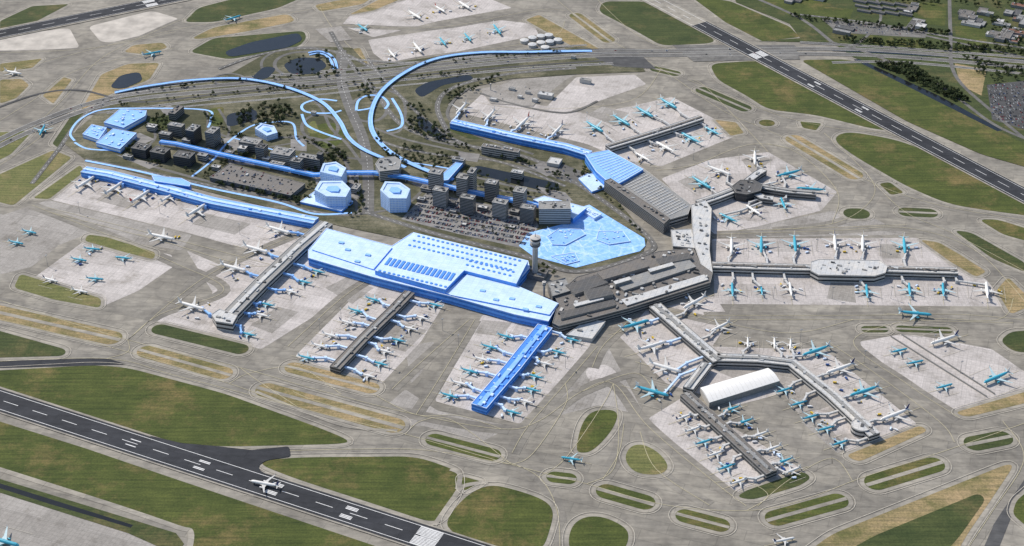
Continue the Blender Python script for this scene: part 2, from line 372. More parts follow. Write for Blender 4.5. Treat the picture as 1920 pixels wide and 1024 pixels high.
for px,m,r in [
 ([(-40,697),(180,685),(240,690),(420,738),(600,803),(658,827),(640,833),(420,838),(330,831),(-40,712)],'g',30),
 ([(487,872),(500,863),(560,858),(780,856),(850,880),(860,890),(859,918),(845,945),(820,984),(700,945),(560,900)],'g',30),
 ([(865,893),(905,904),(868,922)],'g',10),
 ([(833,980),(870,932),(915,908),(965,918),(1022,938),(1038,958),(1034,985),(1015,1040),(900,1040),(850,1000)],'g',40),
 ([(1065,1010),(1075,982),(1100,968),(1135,970),(1175,990),(1180,1012),(1165,1040),(1070,1040)],'g',40),
 ([(1080,840),(1090,795),(1110,770),(1150,768),(1160,780),(1145,812),(1110,848),(1085,850)],'g',30),
 ([(1170,862),(1180,838),(1203,832),(1235,848),(1256,876),(1238,892),(1190,888)],'gy',30),
 ([(1480,1060),(1560,1002),(1890,870),(1900,875),(1860,935),(1815,1000),(1780,1060)],'gb',20),
 ([(1905,940),(1940,910),(1940,1000),(1898,965)],'g',12),
 ([(1380,932),(1400,920),(1505,884),(1522,896),(1500,911),(1410,938)],'gd',12),
 ([(1585,855),(1725,798),(1740,808),(1610,867)],'gb',12),
 ([(1790,774),(1940,730),(1940,752),(1812,783)],'gb',12),
 ([(-40,610),(125,656),(120,668),(-40,672)],'gd',15),
 ([(38,514),(190,560),(188,578),(100,562),(26,540)],'gy',12),
 ([(165,440),(200,445),(292,474),(288,487),(240,475),(158,452)],'gy',10),
 ([(-40,370),(-40,345),(100,282),(135,296),(25,386)],'gy',10),
 ([(62,372),(150,310),(158,322),(92,374)],'gy',8),
 ([(-40,250),(62,246),(20,290),(-40,320)],'gy',10),
 ([(98,270),(140,208),(158,212),(110,278)],'gd',8),
 ([(1560,262),(1585,246),(1680,262),(1780,300),(1980,395),(1980,412),(1860,396),(1780,384),(1700,350),(1600,292)],'g',40),
 ([(1330,120),(1420,114),(1500,132),(1690,232),(1700,247),(1640,243),(1530,216),(1440,206),(1400,180),(1345,150)],'g',30),
 ([(1130,3),(1210,3),(1342,76),(1330,82),(1240,86),(1195,60),(1122,22)],'gd',25),
 ([(1290,-10),(1370,3),(1480,50),(1500,70),(1430,78),(1360,42)],'g',10),
 ([(345,42),(372,15),(450,-5),(580,-10),(520,16),(400,42)],'gd',20),
 ([(360,72),(400,52),(540,26),(555,40),(470,58),(372,74)],'gb',20),
 ([(232,98),(250,85),(305,80),(315,90),(270,102)],'gb',12),
 ([(355,98),(400,72),(570,58),(575,72),(560,88),(430,112)],'gd',20),
 ([(590,10),(640,0),(700,-5),(680,8),(600,22)],'gb',12),
 ([(0,150),(40,148),(55,160),(30,185),(0,195)],'gb',10),
 ([(0,40),(60,12),(130,8),(60,45),(0,58)],'gd',10),
 ([(0,120),(80,110),(60,128),(0,135)],'gb',8),
 ([(80,180),(120,145),(135,150),(100,195)],'gb',6),
 ([(150,210),(190,140),(240,120),(300,118),(280,150),(200,180)],'gb',15),
 ([(1725,450),(1760,455),(1800,478),(1850,510),(1830,520),(1780,490)],'gb',10),
 ([(1788,432),(1820,436),(1925,495),(1925,512),(1860,485)],'gd',15),
 ([(1835,412),(1870,412),(1960,440),(1960,462),(1880,440)],'g',15),
 ([(1875,640),(1895,622),(1940,620),(1940,662),(1900,660)],'gd',15),
 ([(1868,545),(1890,520),(1930,560),(1930,575),(1895,590)],'gb',12),
 ([(1500,228),(1540,232),(1530,245),(1505,240)],'g',6),
 ([(1648,345),(1668,342),(1695,362),(1670,366)],'g',8),
 ([(1340,225),(1380,230),(1395,250),(1370,255)],'gb',6),
 ([(985,38),(1010,28),(1085,70),(1145,105),(1120,112),(1060,80)],'gb',10),
 ([(720,-5),(760,-5),(700,20),(655,28)],'gb',8),
 ([(645,95),(675,90),(690,120),(660,135)],'gb',8)]: island(px,m,r)
sheet('grass',roundp(GP([(1560,1050),(1640,1005),(1835,925),(1848,937),(1800,1005),(1760,1050)]),15),MT['gd'],.75)
for a in [(815,825,922,853,15,'g'),(1138,922,1208,942,17,'g'),(1285,968,1350,985,15,'g'),(1455,972,1570,940,17,'g'),(1642,905,1750,872,18,'g'),
 (1828,832,1878,822,18,'gd'),(1040,895,1066,898,13,'g'),(500,732,738,798,19,'gb'),(275,660,418,700,17,'gb'),(-30,580,208,634,20,'gb'),
 (550,690,695,728,15,'gb'),(1490,262,1600,328,20,'gb'),(1318,170,1395,203,17,'gd'),(1690,617,1775,620,10,'gd'),(1625,618,1655,618,10,'gd'),
 (1080,30,1140,75,17,'gb'),(1700,398,1742,400,17,'gd'),(1230,130,1265,138,14,'gd')]: caps(*a)
for a in [(300,618,450,655,15,'gd'),(1436,231,1440,231,15,'g'),(1600,401,1612,401,20,'gd')]: caps(*a,split=False)
sheet('grass',GP([(-60,772),(160,841),(330,899),(500,956),(700,1023),(780,1060),(360,1060),(358,995),(200,948),(-60,866)]),MT['g'],.44)
road('service_road',[(-40,868),(200,944),(330,988),(358,1000),(350,1050)],9,MT['shoulder'],.47)
sheet('grass',GP([(-60,880),(200,960),(330,1000),(345,1020),(330,1040),(240,1000),(-60,905)]),MT['gd'],.44)
sheet('ditch_water',GP([(-60,888),(100,938),(250,985),(245,990),(95,946),(-60,897)]),MT['water'],.5)
road('service_road',[(815,985),(850,935),(870,912),(915,905)],8,MT['shoulder'],.8)
road('service_road',[(858,918),(862,890),(845,880)],8,MT['shoulder'],.8)
road('service_road',[(480,735),(560,768),(650,800),(745,808)],6,MT['shoulder'],.8)
# ---------------------------------------------------------------- landside ground, roads, water
sheet('landside_ground',GP([(118,268),(215,182),(430,140),(500,100),(590,88),(660,90),(690,125),(860,100),(1095,88),(1200,118),(1210,135),(1080,140),(960,148),(880,165),(840,195),(842,232),(1090,290),(1130,345),(1215,445),(1205,475),(1100,510),(1000,500),(640,425),(160,300)]),MT['land'],.98)
sheet('landside_ground',GP([(1560,80),(1420,78),(1500,72),(1480,45),(1380,5),(1360,-60),(2400,-60),(2400,400),(1925,265),(1700,148),(1600,108)]),MT['gd'],.98)
sheet('grass',roundp(GP([(1500,113),(1590,112),(1700,150),(1980,290),(1980,330),(1840,290),(1700,228)]),20),MT['g'],.97)
sheet('grass',roundp(GP([(1600,115),(1680,120),(1800,190),(1960,262),(1960,290),(1720,170)]),10),MT['gd'],.99)
for px,m in [([(1790,50),(1845,48),(1852,92),(1796,94)],'g'),([(1480,8),(1600,18),(1592,40),(1505,30)],'g'),([(1850,100),(1930,105),(1930,118),(1850,112)],'g'),([(1625,66),(1740,78),(1735,92),(1640,84)],'g'),([(1790,120),(1850,130),(1840,180),(1800,160)],'gb'),([(1710,5),(1775,8),(1772,50),(1700,42)],'g'),([(1380,-30),(1470,-30),(1560,10),(1480,30)],'g')]:
    sheet('field',GP(px),MT[m],1.01)
for px in [[(1600,112),(1612,112),(1760,180),(1880,245),(1870,247),(1740,182)],[(1560,92),(1920,112),(1920,116),(1560,96)]]: sheet('ditch_water',GP(px),MT['water'],1.02)
HW=[]
HZ=1.05
def hw(px,w): HW.append(road('motorway',px,w,MT['road'],HZ,'hw'))
for k in (-1,1):
    hw([(-80,310+k*6),(60,240+k*6),(215,188+k*5),(420,165+k*5),(640,147+k*4),(860,122+k*4),(1100,102+k*4),(1250,100+k*4),(1600,98+k*5),(1920,122+k*5),(2100,140+k*5)],18)
hw([(215,172),(420,150),(640,132),(860,111),(1060,93)],12); hw([(200,212),(420,184),(600,168),(760,150),(1000,128),(1150,120)],12)
hw([(1500,80),(1700,92),(2000,114)],12); hw([(1560,118),(1700,118),(1930,140),(2000,146)],12)
hw([(640,110),(760,118),(860,110),(1000,92),(1100,85)],8); hw([(300,205),(420,194),(600,178),(740,162),(900,148)],7)
road('railway_track',[(-60,225),(60,180),(150,170),(260,192),(420,176),(640,157),(900,131),(1150,113)],7,MT['roaddark'],HZ)
RD=[([(60,345),(110,280),(150,225),(200,190),(300,165)],10),([(640,95),(640,150),(655,200),(680,260),(690,320),(690,400)],24),
 ([(690,400),(600,400),(400,350),(160,300)],10),([(690,400),(820,440),(980,480),(1080,510),(1200,480),(1220,450),(1120,370),(1000,300),(860,270),(760,240),(700,170),(650,110),(620,60)],12),
 ([(1060,340),(960,300),(830,250),(720,150),(690,110)],9),([(840,250),(820,200),(850,165),(950,140),(1080,128)],12),
 ([(1060,350),(940,305),(850,295),(760,280),(700,260)],9),([(700,240),(760,262),(860,285),(1000,320),(1080,345)],7),
 ([(410,130),(480,105),(560,92),(640,100),(700,130)],10),([(160,215),(290,205),(380,208),(390,240)],7),
 ([(240,300),(330,325),(500,370),(560,385)],8),([(390,240),(440,260),(560,260),(620,290),(680,300)],8),([(730,300),(820,315),(960,350),(1060,370)],8),
 ([(560,170),(600,200),(620,240),(650,270),(680,310)],7),([(670,400),(660,340),(640,290),(600,262),(540,255)],7),([(735,190),(760,225),(800,260),(860,275)],7),
 ([(620,150),(680,160),(740,175),(760,200),(750,245),(720,250)],7),([(700,400),(760,385),(800,355),(860,345),(960,362),(1040,380)],7),
 ([(250,215),(280,235),(290,262),(250,290)],6),([(410,205),(430,245),(410,280),(380,310)],6),([(640,262),(560,268),(480,282),(420,300)],6),
 ([(880,165),(850,190),(840,220),(880,250),(1000,290)],7),([(900,175),(960,195),(1060,212),(1120,190)],6),
 ([(1500,28),(1640,45),(1780,70),(1930,92)],9),([(1780,-20),(1782,60),(1790,140),(1860,210),(1920,260)],9),
 ([(1560,80),(1640,105),(1760,160),(1860,232),(1940,268)],9),([(1400,-10),(1500,35),(1560,80)],10),([(1640,-10),(1650,40),(1600,90)],7),([(1700,60),(1930,110)],9)]
RL=[]
for px,w in RD: RL.append(road('road',px,w,MT['road'],1.13 if w!=24 else 1.17,'w' if w>8 else None,8))
def loop(name,c,ru,rv,w,mat,base=1.15):
    pts=[(c[0]+ru*math.cos(t*math.pi/8),c[1]+rv*math.sin(t*math.pi/8)) for t in range(17)]
    road(name,pts,w,mat,base,None,4)
loop('road',(570,122),55,24,9,MT['road']); loop('road',(692,205),34,24,9,MT['road']); loop('road',(600,240),34,24,8,MT['road']); loop('road',(570,122),80,33,7,MT['road']); loop('road',(430,150),30,11,6,MT['road'])
for px in [[(420,98),(470,80),(560,62),(568,76),(540,90),(430,108)],[(530,122),(560,108),(600,110),(615,125),(590,140),(545,140)],
 [(205,165),(225,142),(262,135),(268,152),(230,168)],[(470,148),(495,125),(520,128),(500,150)],[(425,215),(480,205),(485,225),(425,240)],
 [(775,170),(800,155),(880,140),(890,150),(830,160),(790,185)],[(890,310),(1050,345),(1045,365),(960,345),(885,325)],[(780,215),(800,225),(840,262),(820,262),(785,240)]]:
    sheet('pond_water',roundp(GP(px),18),MT['water'],1.2)
for px,m in [([(580,250),(600,232),(640,232),(650,262),(620,280),(585,275)],'g'),([(575,235),(590,225),(600,250),(578,252)],'gy'),([(830,240),(900,245),(940,262),(880,262)],'gd'),
 ([(390,205),(420,200),(418,235),(395,240)],'g'),([(270,225),(320,215),(330,240),(280,250)],'gd'),([(1150,330),(1090,295),(1100,330),(1120,350)],'g')]:
    sheet('grass',roundp(GP(px),15),MT[m],1.02)
LOT=GP([(752,412),(800,362),(1000,400),(1010,425),(985,468),(860,440)])
sheet('car_park_pavement',LOT,MT['lot'],1.22)
PLOTS=[([(232,262),(262,250),(290,262),(262,275)],40),([(405,262),(440,258),(460,275),(425,290)],40),([(545,262),(575,262),(575,285),(545,282)],30),([(420,295),(470,300),(480,312),(430,308)],30),
 ([(590,335),(600,325),(610,345),(595,350)],12),([(215,290),(250,298),(300,310),(280,318)],40),([(1005,350),(1060,362),(1075,378),(1030,372)],40),([(860,285),(900,290),(895,305),(860,300)],25),([(655,330),(672,325),(675,375),(655,370)],25),
 ([(990,312),(1020,305),(1050,322),(1025,332)],40),([(300,205),(320,198),(330,212),(310,218)],20),([(770,345),(800,332),(830,342),(800,358)],25),([(560,300),(590,306),(585,322),(556,316)],20)]
for px,_ in PLOTS: sheet('car_park_pavement',GP(px),MT['lot'],1.24)
for px,m in [([(1850,160),(1940,150),(1940,250),(1860,225)],'roaddark'),([(1540,36),(1740,55),(1735,72),(1570,62)],'road'),
 ([(900,168),(980,150),(1020,175),(1000,200),(920,195)],'conc2'),([(1000,300),(1060,310),(1110,330),(1070,345)],'road'),([(1260,85),(1490,85),(1500,112),(1300,116)],'road'),
 ([(1080,92),(1190,92),(1230,130),(1150,125)],'roaddark'),([(590,55),(640,50),(660,75),(620,80)],'conc2')]:
    sheet('car_park_pavement',GP(px),MT[m],1.03)
for px,w in [([(140,265),(132,250),(150,225),(190,207),(260,204),(385,207),(395,225),(390,240)],5),([(140,268),(165,280),(215,283)],5),([(360,332),(400,300),(425,270),(470,238),(510,230),(548,232),(556,260),(570,275)],5),
 ([(160,302),(260,322),(400,355),(520,380),(590,402),(660,400)],6),([(440,260),(540,290),(620,310)],4),([(730,300),(800,310),(860,320)],4)]:
    road('blue_road',px,w,MT['broad'],1.3)
def elevated(px,w,z,lab):
    ln=smoothline([G(u,v,z).xy for u,v in px],8); L,Rr=ribbonpoly(ln,w)
    n_=len(ln); V=[];Fc=[]
    def zz_(i): return z*min(1,.15+min(i,n_-1-i)/7)+1.2
    for i in range(n_):
        zz=zz_(i)
        for q,dz in ((L[i],0),(Rr[i],0),(Rr[i],-.8),(L[i],-.8)): V.append((q.x,q.y,zz+dz))
    for i in range(n_-1):
        a=4*i;b=a+4
        Fc+=[(a+1,b+1,b,a),(a+2,b+2,b+1,a+1),(a+3,b+3,b+2,a+2),(a,b,b+3,a+3)]
    Fc+=[(0,1,2,3),(4*n_-1,4*n_-2,4*n_-3,4*n_-4)]
    root=obj('elevated_road',None,label=lab,category='road bridge')
    obj('road_deck',mesh('deck',V,Fc,[MT['broad']]),root)
    v,f=[],[]
    for dd in (-w/2+.3,w/2-.3):
        o2=offline(ln,dd); b0=len(v)
        for i in range(n_):
            for q in ((o2[i],.02),(o2[i],.7)): v.append((q[0].x,q[0].y,zz_(i)+q[1]))
        for i in range(n_-1): k=b0+2*i; f.append((k,k+2,k+3,k+1))
    obj('parapet',mesh('parapet',v,f,[MT['bwhite']]),root)
    for nm,dd,ww in (('lane_line',.01,.7),):
        v,f=[],[]; ribbonmesh(ln,ww,0,v,f); v=[(x,y,zz_(i//2)+.02) for i,(x,y,_) in enumerate(v)]
        obj(nm,mesh(nm,v,f,[MT['bwall']]),root)
    for i in range(6,n_-6,4):
        vv,ff=prismdata(rect(ln[i],1.6,1.6,0),0,z); obj('pier_column',mesh('column',vv,ff,[MT['wl']]),root)
BL='light blue elevated road ramp curving over the motorway'
elevated([(215,172),(290,160),(360,151),(450,148),(530,162),(600,190),(635,225),(655,260),(690,285),(760,312)],9,4,BL)
elevated([(1110,94),(1000,98),(900,99),(820,110),(760,136),(715,172),(696,212),(700,250),(735,288),(800,320),(850,335)],10.5,4,BL)
elevated([(578,98),(600,97),(618,103),(628,114),(632,128)],6,3,BL); elevated([(580,102),(600,101),(614,107),(622,118),(625,128)],6,3,BL)
for px in [[(632,190),(600,187),(572,194),(566,204),(580,212),(620,213),(640,208)],[(668,208),(672,190),(690,180),(715,182),(728,195),(722,205)],[(735,185),(752,215),(752,238),(725,247)],[(640,262),(600,248),(575,235),(566,215)],[(670,208),(690,205),(705,200)]]:
    road('blue_road',px,6,MT['broad'],1.34)
# ---------------------------------------------------------------- buildings
def part(name,p,z0,z1,mat,root,c,**kw):
    v,f=prismdata(p,z0,z1,c); return obj(name,mesh(name,v,f,[mat]),root,**kw)
def building(name,roofpx,h,wall,roof,label,cat='building',bands=0,band='glass',vents=0,world=None,over=.4,strips=0,group=None,ventmats=('unit','unitd','rg'),z0=0,vs=1.0):
    p=ccw(world if world else GP(roofpx,h)); c=centroid(p)
    root=obj(name,None); root.location=(c.x,c.y,0); root['label']=label; root['category']=cat
    if group: root['group']=group
    part('wall',p,z0,h,MT[wall],root,c)
    part('roof',offset(p,over),h,h+.5,MT[roof],root,c)
    lp=offset(p,over-.05); q=offset(p,over-.9)
    n_=len(lp); V=[(a[0]-c.x,a[1]-c.y,z) for z in (h+.5,h+1.3) for a in lp]+[(a[0]-c.x,a[1]-c.y,z) for z in (h+1.3,h+.5) for a in q]
    Fc=[]
    for i in range(n_):
        j=(i+1)%n_
        for k in range(3): Fc.append((k*n_+i,k*n_+j,(k+1)*n_+j,(k+1)*n_+i))
    obj('parapet',mesh('parapet',V,Fc,[MT['bwhite' if wall[0]=='b' else ('wm' if wall=='wd' else wall)]]),root)
    for i in range(bands):
        a=h*(i+.35)/bands; b=h*(i+.78)/bands
        if a>z0: part('window_band',offset(p,.15),a,b,MT[band],root,c)
    xs=[a[0] for a in p]; ys=[a[1] for a in p]; k=0; tries=0; ip=offset(p,-3); used=[]
    while k<vents and tries<vents*30:
        tries+=1; q=Vector((U(min(xs),max(xs)),U(min(ys),max(ys))))
        a,b=U(2.5,9)*vs,U(2,5)*vs; rp=rect(q,a,b,ANG+(math.pi/2 if R()<.5 else 0))
        if not all(inside(t,ip) for t in rp): continue
        if any((q-u_).length<r_+max(a,b)*.6 for u_,r_ in used): continue
        used.append((q,max(a,b)*.6))
        part('roof_unit',rp,h+.5,h+.5+U(1,3.4)*vs,MT[random.choice(ventmats)],root,c); k+=1
    return root,c,p
def box(u,v,a,b,h,wall,roof,label,ang=None,**kw):
    c=G(u,v,h).xy
    return building(kw.pop('name','office_building'),None,h,wall,roof,label,world=rect(c,a,b,ANG if ang is None else ang),**kw)
def sub(root,c,px,h0,h1,roof,name='roof_hall',wall=None):
    p=GP(px,h1); part(name,p,h0+.51,h1,MT[wall or roof],root,c); 
    if wall: part(name+'_roof',offset(p,.3),h1,h1+.4,MT[roof],root,c)
root,c,p=building('terminal_building',[(578,470),(612,429),(735,462),(772,438),(990,490),(993,502),(965,535),(1047,570),(1028,603),(965,590),(845,556),(700,520),(578,484)],17,'bwall','bl','large pale blue flat-roofed airport terminal hall','airport terminal',bands=2,band='bglass')
sub(root,c,[(703,507),(775,436),(990,489),(968,532),(870,507),(835,543)],17,27,'bl','raised_hall','bwall')
sub(root,c,[(880,512),(965,534),(1046,569),(1030,590),(845,553),(835,548)],17,20,'bl','lower_hall','bwall')
sub(root,c,[(585,468),(614,432),(735,464),(700,505)],17,19.5,'bl','lower_hall','bwall')
v,f=prismdata([Vector((2.8*math.cos(t*math.pi/5),2.8*math.sin(t*math.pi/5))) for t in range(10)],0,1.0); rlm=mesh('roof_light',v,f,[MT['bs']])
def rlight(u,v_,z=27.4):
    q=G(u,v_,z).xy; o=obj('roof_light',rlm,root); o.location=(q.x-c.x,q.y-c.y,z)
def lerp(a,b,t): return (a[0]+(b[0]-a[0])*t,a[1]+(b[1]-a[1])*t)
for row in range(3):
    for i in range(22):
        a=lerp((785,443),(974,489),i/21); rlight(a[0]-row*8.5,a[1]+row*8.5)
for row in range(2):
    for i in range(9):
        a=lerp((872,500),(952,520),i/8); rlight(a[0]+4+row*6,a[1]-3-row*7)
for i in range(15): 
    a=lerp((712,508),(835,538),i/14); rlight(*a)
for i in range(15):
    a=lerp((728,490),(847,519),i/14)
    q=G(a[0],a[1],28).xy
    part('solar_panel',rect(q,5.6,25,ANG),27.41,28.6,MT['bs'],root,c)
for u,v_ in ((652,468),(690,478),(905,545),(960,560),(1010,575),(640,455),(670,490),(985,580),(930,562)):
    part('roof_unit',rect(G(u,v_,21).xy,10,6,ANG),20.41,22,MT['bm'],root,c)
root,c,p=building('terminal_building',[(1036,606),(1047,570),(1040,556),(1082,520),(1130,506),(1235,472),(1300,466),(1312,495),(1336,512),(1332,530),(1180,578),(1105,598),(1048,612)],16,'wm','rb','sprawling grey brown older terminal with cluttered roofs','airport terminal',bands=3,vents=92,vs=1.3,ventmats=('rb','rg','rd','unit','rd','wm','wl','rw'))
for px,h,m in [([(1060,535),(1120,515),(1140,530),(1078,552)],22,'rd'),([(1150,530),(1290,485),(1305,500),(1170,545)],21,'rg'),([(1165,562),(1320,515),(1328,524),(1175,573)],19,'rw'),
 ([(1050,585),(1150,562),(1155,572),(1052,598)],20,'rd'),([(1120,512),(1210,490),(1216,500),(1132,524)],24,'rb'),([(1230,486),(1290,474),(1298,484),(1238,496)],23,'rd'),([(1095,545),(1140,535),(1150,552),(1105,562)],25,'rd'),
 ([(1150,528),(1180,519),(1184,524),(1154,533)],27,'rw'),([(1215,505),(1260,492),(1264,497),(1219,510)],26,'rw'),([(1075,570),(1130,556),(1132,561),(1078,575)],23,'rw')]:
    sub(root,c,px,16,h,m,'roof_hall','wm')
building('terminal_building',[(1027,530),(1060,522),(1072,545),(1036,556)],20,'wm','rg','grey office wing beside the terminal','office',bands=5,vents=6)
building('canopy_building',[(1062,628),(1100,601),(1135,603),(1110,636)],7,'wl','rw','white triangular low apron building','airport building',vents=2)
building('terminal_building',[(1296,385),(1322,376),(1334,392),(1330,470),(1336,512),(1314,496),(1300,455)],15,'wl','rw','pale grey connecting concourse','airport terminal',bands=2,vents=14)
building('terminal_building',[(1258,432),(1296,430),(1304,466),(1262,462)],14,'wl','rw','grey terminal wing with rooftop plant','airport terminal',bands=2,vents=12)
root,c,p=building('terminal_building',[(1150,308),(1190,304),(1296,385),(1290,402),(1256,412),(1140,332)],15,'wl','rg','long grey terminal hall with ribbed roof','airport terminal',bands=2)
ed0=lerp((1150,312),(1256,404),0); 
for i in range(22):
    t=(i+.5)/22; a=G(*lerp((1146,328),(1256,406),t),16).xy; b=G(*lerp((1190,308),(1292,388),t),16).xy
    L,Rr=ribbonpoly([a,b],1.6); part('roof_rib',L+list(reversed(Rr)),15.51,16.4,MT['rw'],root,c)
root,c,p=building('terminal_building',[(1097,290),(1140,282),(1206,318),(1172,338),(1150,350),(1118,322)],21,'bwall','bm','light blue terminal hall with glazed roof ribs','airport terminal',bands=2,band='bglass')
for i in range(12):
    t=(i+.5)/12; a=G(*lerp((1102,294),(1160,342),t),22).xy; b=G(*lerp((1140,285),(1202,319),t),22).xy
    L,Rr=ribbonpoly([a,b],1.6); part('roof_rib',L+list(reversed(Rr)),21.51,22.3,MT['bl'],root,c)
building('terminal_forecourt_building',[(1085,335),(1110,322),(1150,345),(1110,360)],5,'bwall','bl','pale blue low forecourt canopy','airport building')
root,c,p=building('hotel_building',[(1133,340),(1145,335),(1256,410),(1245,420)],24,'wm','rb','long dark striped slab hotel','hotel',bands=7,band='glass',vents=14)
# ---- piers
PIERS={}
def pier(key,px,w,h,wall,roof,label,spine=None,vents=30,band='glass',smooth=False):
    ln=[G(u,v,h).xy for u,v in px]; L,Rr=ribbonpoly(ln,w)
    pts=L+list(reversed(Rr)); root,c,p=building('airport_pier',None,h,wall,roof,label,'airport pier',world=pts,bands=2,band=band,vents=vents,ventmats=('unit','rg','unitd') if not roof.startswith('b') else ('bl','bwall','bm'))
    PIERS[key]=(ln,w,h)
    if spine:
        L,Rr=ribbonpoly(ln,w*.28); part('roof_spine',L+list(reversed(Rr)),h+.51,h+2.6,MT[spine],root,c)
    return root,c
pier('P1',[(157,318),(205,326),(300,350),(400,377),(500,396),(592,414)],24,12,'bwall','bm','long light blue pier along the apron','bl',24,'bglass')
pier('P2',[(612,418),(560,462),(490,528),(420,600)],28,15,'wl','rg','pier with white grey roof and dark glazed side','rw',24)
pier('P3',[(768,548),(735,582),(680,635),(628,690)],20,11,'wm','rb','narrow brown grey pier with dark walls','rg',30)
pier('P4',[(1022,612),(960,690),(898,762)],28,13,'bwall','bs','saturated blue pier projecting onto the apron','bm',30,'bglass')
pier('D1',[(1228,572),(1285,622),(1348,676)],24,13,'wm','rw','pale grey pier stem with rooftop plant','rg',20)
pier('D2',[(1325,682),(1290,728)],18,12,'wl','rw','short white link concourse','rg',4)
pier('D3',[(1285,738),(1370,815),(1447,886)],20,12,'wm','rb','brown roofed pier arm','rg',30)
pier('D4',[(1345,670),(1420,672),(1485,680),(1560,740),(1640,815)],21,13,'wl','rw','pale roofed pier arm ending in a round head','rg',24)
pier('E',[(1336,497),(1440,500),(1530,502),(1660,504),(1795,508)],20,13,'wl','rw','long pale grey straight pier','rb',44)
building('pier_lounge',[(1520,492),(1535,487),(1650,489),(1664,500),(1660,512),(1640,518),(1535,516),(1520,508)],16,'wl','rw','widened octagonal lounge section of the pier','airport building',bands=2,vents=14)
pier('Fx',[(1310,380),(1345,368),(1392,350)],20,13,'wl','rw','short pale link to the round pier head','rg',4)
pier('F1',[(1405,345),(1440,352),(1480,358),(1530,362)],17,12,'wm','rw','radial arm of the star pier','rg',8)
pier('F2',[(1400,352),(1430,370),(1450,372)],16,12,'wm','rw','radial arm of the star pier',None,4)
pier('F3',[(1398,342),(1420,325),(1432,318)],16,12,'wm','rw','radial arm of the star pier',None,4)
building('pier_hub',[(1372,350),(1388,338),(1412,338),(1430,347),(1426,358),(1400,365),(1380,362)],18,'wd','rd','dark octagonal pier hub','airport building',bands=2,vents=8)
pier('G1',[(848,228),(900,240),(980,258),(1060,274),(1105,288)],22,14,'bwall','bm','light blue pier with stepped roof','bl',24,'bglass')
pier('G2',[(1140,275),(1200,257),(1260,238),(1315,220)],19,13,'wl','rw','pale grey pier with roof plant','rb',24)
building('round_lounge_building',None,15,'wl','rw','round glazed pier head','airport building',world=[G(1615,797,15).xy+Vector((16*math.cos(t*math.pi/12),16*math.sin(t*math.pi/12))) for t in range(24)],bands=2,vents=2)
building('white_lounge_building',[(397,590),(412,580),(445,592),(436,608),(405,603)],17,'wl','rw','white end block of the pier','airport building',bands=2,vents=3)
def barrel(px,h,rise,lab):
    p=GP(px,h); a,b,c_,d_=p; c=centroid(p); root=obj('hangar',None,label=lab,category='hangar'); root.location=(c.x,c.y,0)
    part('wall',p,0,h,MT['wl'],root,c)
    V=[];Fc=[];n_=12
    for i in range(n_+1):
        t=i/n_; z=h+.02+rise*math.sin(math.pi*t)
        q=a.lerp(d_,t)-c; r=b.lerp(c_,t)-c; V+= [(q.x,q.y,z),(r.x,r.y,z)]
    for i in range(n_): Fc.append((2*i,2*i+1,2*i+3,2*i+2))
    Fc.append(tuple(2*i for i in range(n_+1))); Fc.append(tuple(2*i+1 for i in range(n_,-1,-1)))
    obj('roof',mesh('roof',V,Fc,[MT['pw']],smooth=False),root)
    for k in range(1,16):
        q=a.lerp(b,k/16); r=d_.lerp(c_,k/16); V=[];Fc=[]
        for i in range(n_+1):
            t=i/n_; z=h+.12+rise*math.sin(math.pi*t)
            for s in (-.2,.2):
                e=(b-a).normalized()*s; w_=q.lerp(r,t)-c+e; V.append((w_.x,w_.y,z))
        for i in range(n_): Fc.append((2*i,2*i+1,2*i+3,2*i+2))
        obj('roof_rib',mesh('rib',V,Fc,[MT['rw']]),root)
    e=(p[3]-p[0]).normalized()
    part('hangar_door',[p[0]-e*.3,p[1]-e*.3,p[1]-e*.02,p[0]-e*.02],0,h-1,MT['wm'],root,c)
barrel([(1330,755),(1462,714),(1440,690),(1313,727)],12,3.5,'white barrel roofed hangar between pier arms')
# --- glass plaza
PZ=[(973,462),(990,438),(1060,420),(1080,392),(1105,385),(1208,448),(1210,462),(1200,472),(1080,503),(1000,482)]
sheet('blue_plaza',GP(PZ),MT['plaza'],1.4)
for px,h,m in [([(1025,445),(1050,428),(1090,431),(1098,440),(1060,460),(1035,459)],2.5,'bm'),([(1122,434),(1168,434),(1182,453),(1142,459),(1118,450)],2.5,'bm'),([(1034,481),(1078,474),(1086,490),(1062,496)],2,'bm'),([(1093,396),(1103,389),(1128,402),(1114,410)],6,'bl')]:
    building('glass_pavilion',px,h,'bwhite',m,'pale blue glass roofed pavilion on the plaza','pavilion',vents=10,ventmats=('bl','bm','bwhite'),vs=.7)
for k in range(60):
    q=(U(985,1200),U(400,500)); w=G(*q).xy
    if inside(w,GP([(990,462),(1000,442),(1062,425),(1087,399),(1195,448),(1190,466),(1078,495),(1010,478)])):
        sheet('plaza_paving',rect(w,U(10,40),U(.8,1.8),ANG+random.choice((0,.5,.9,1.6,2.2))),MT['bl'],1.42)
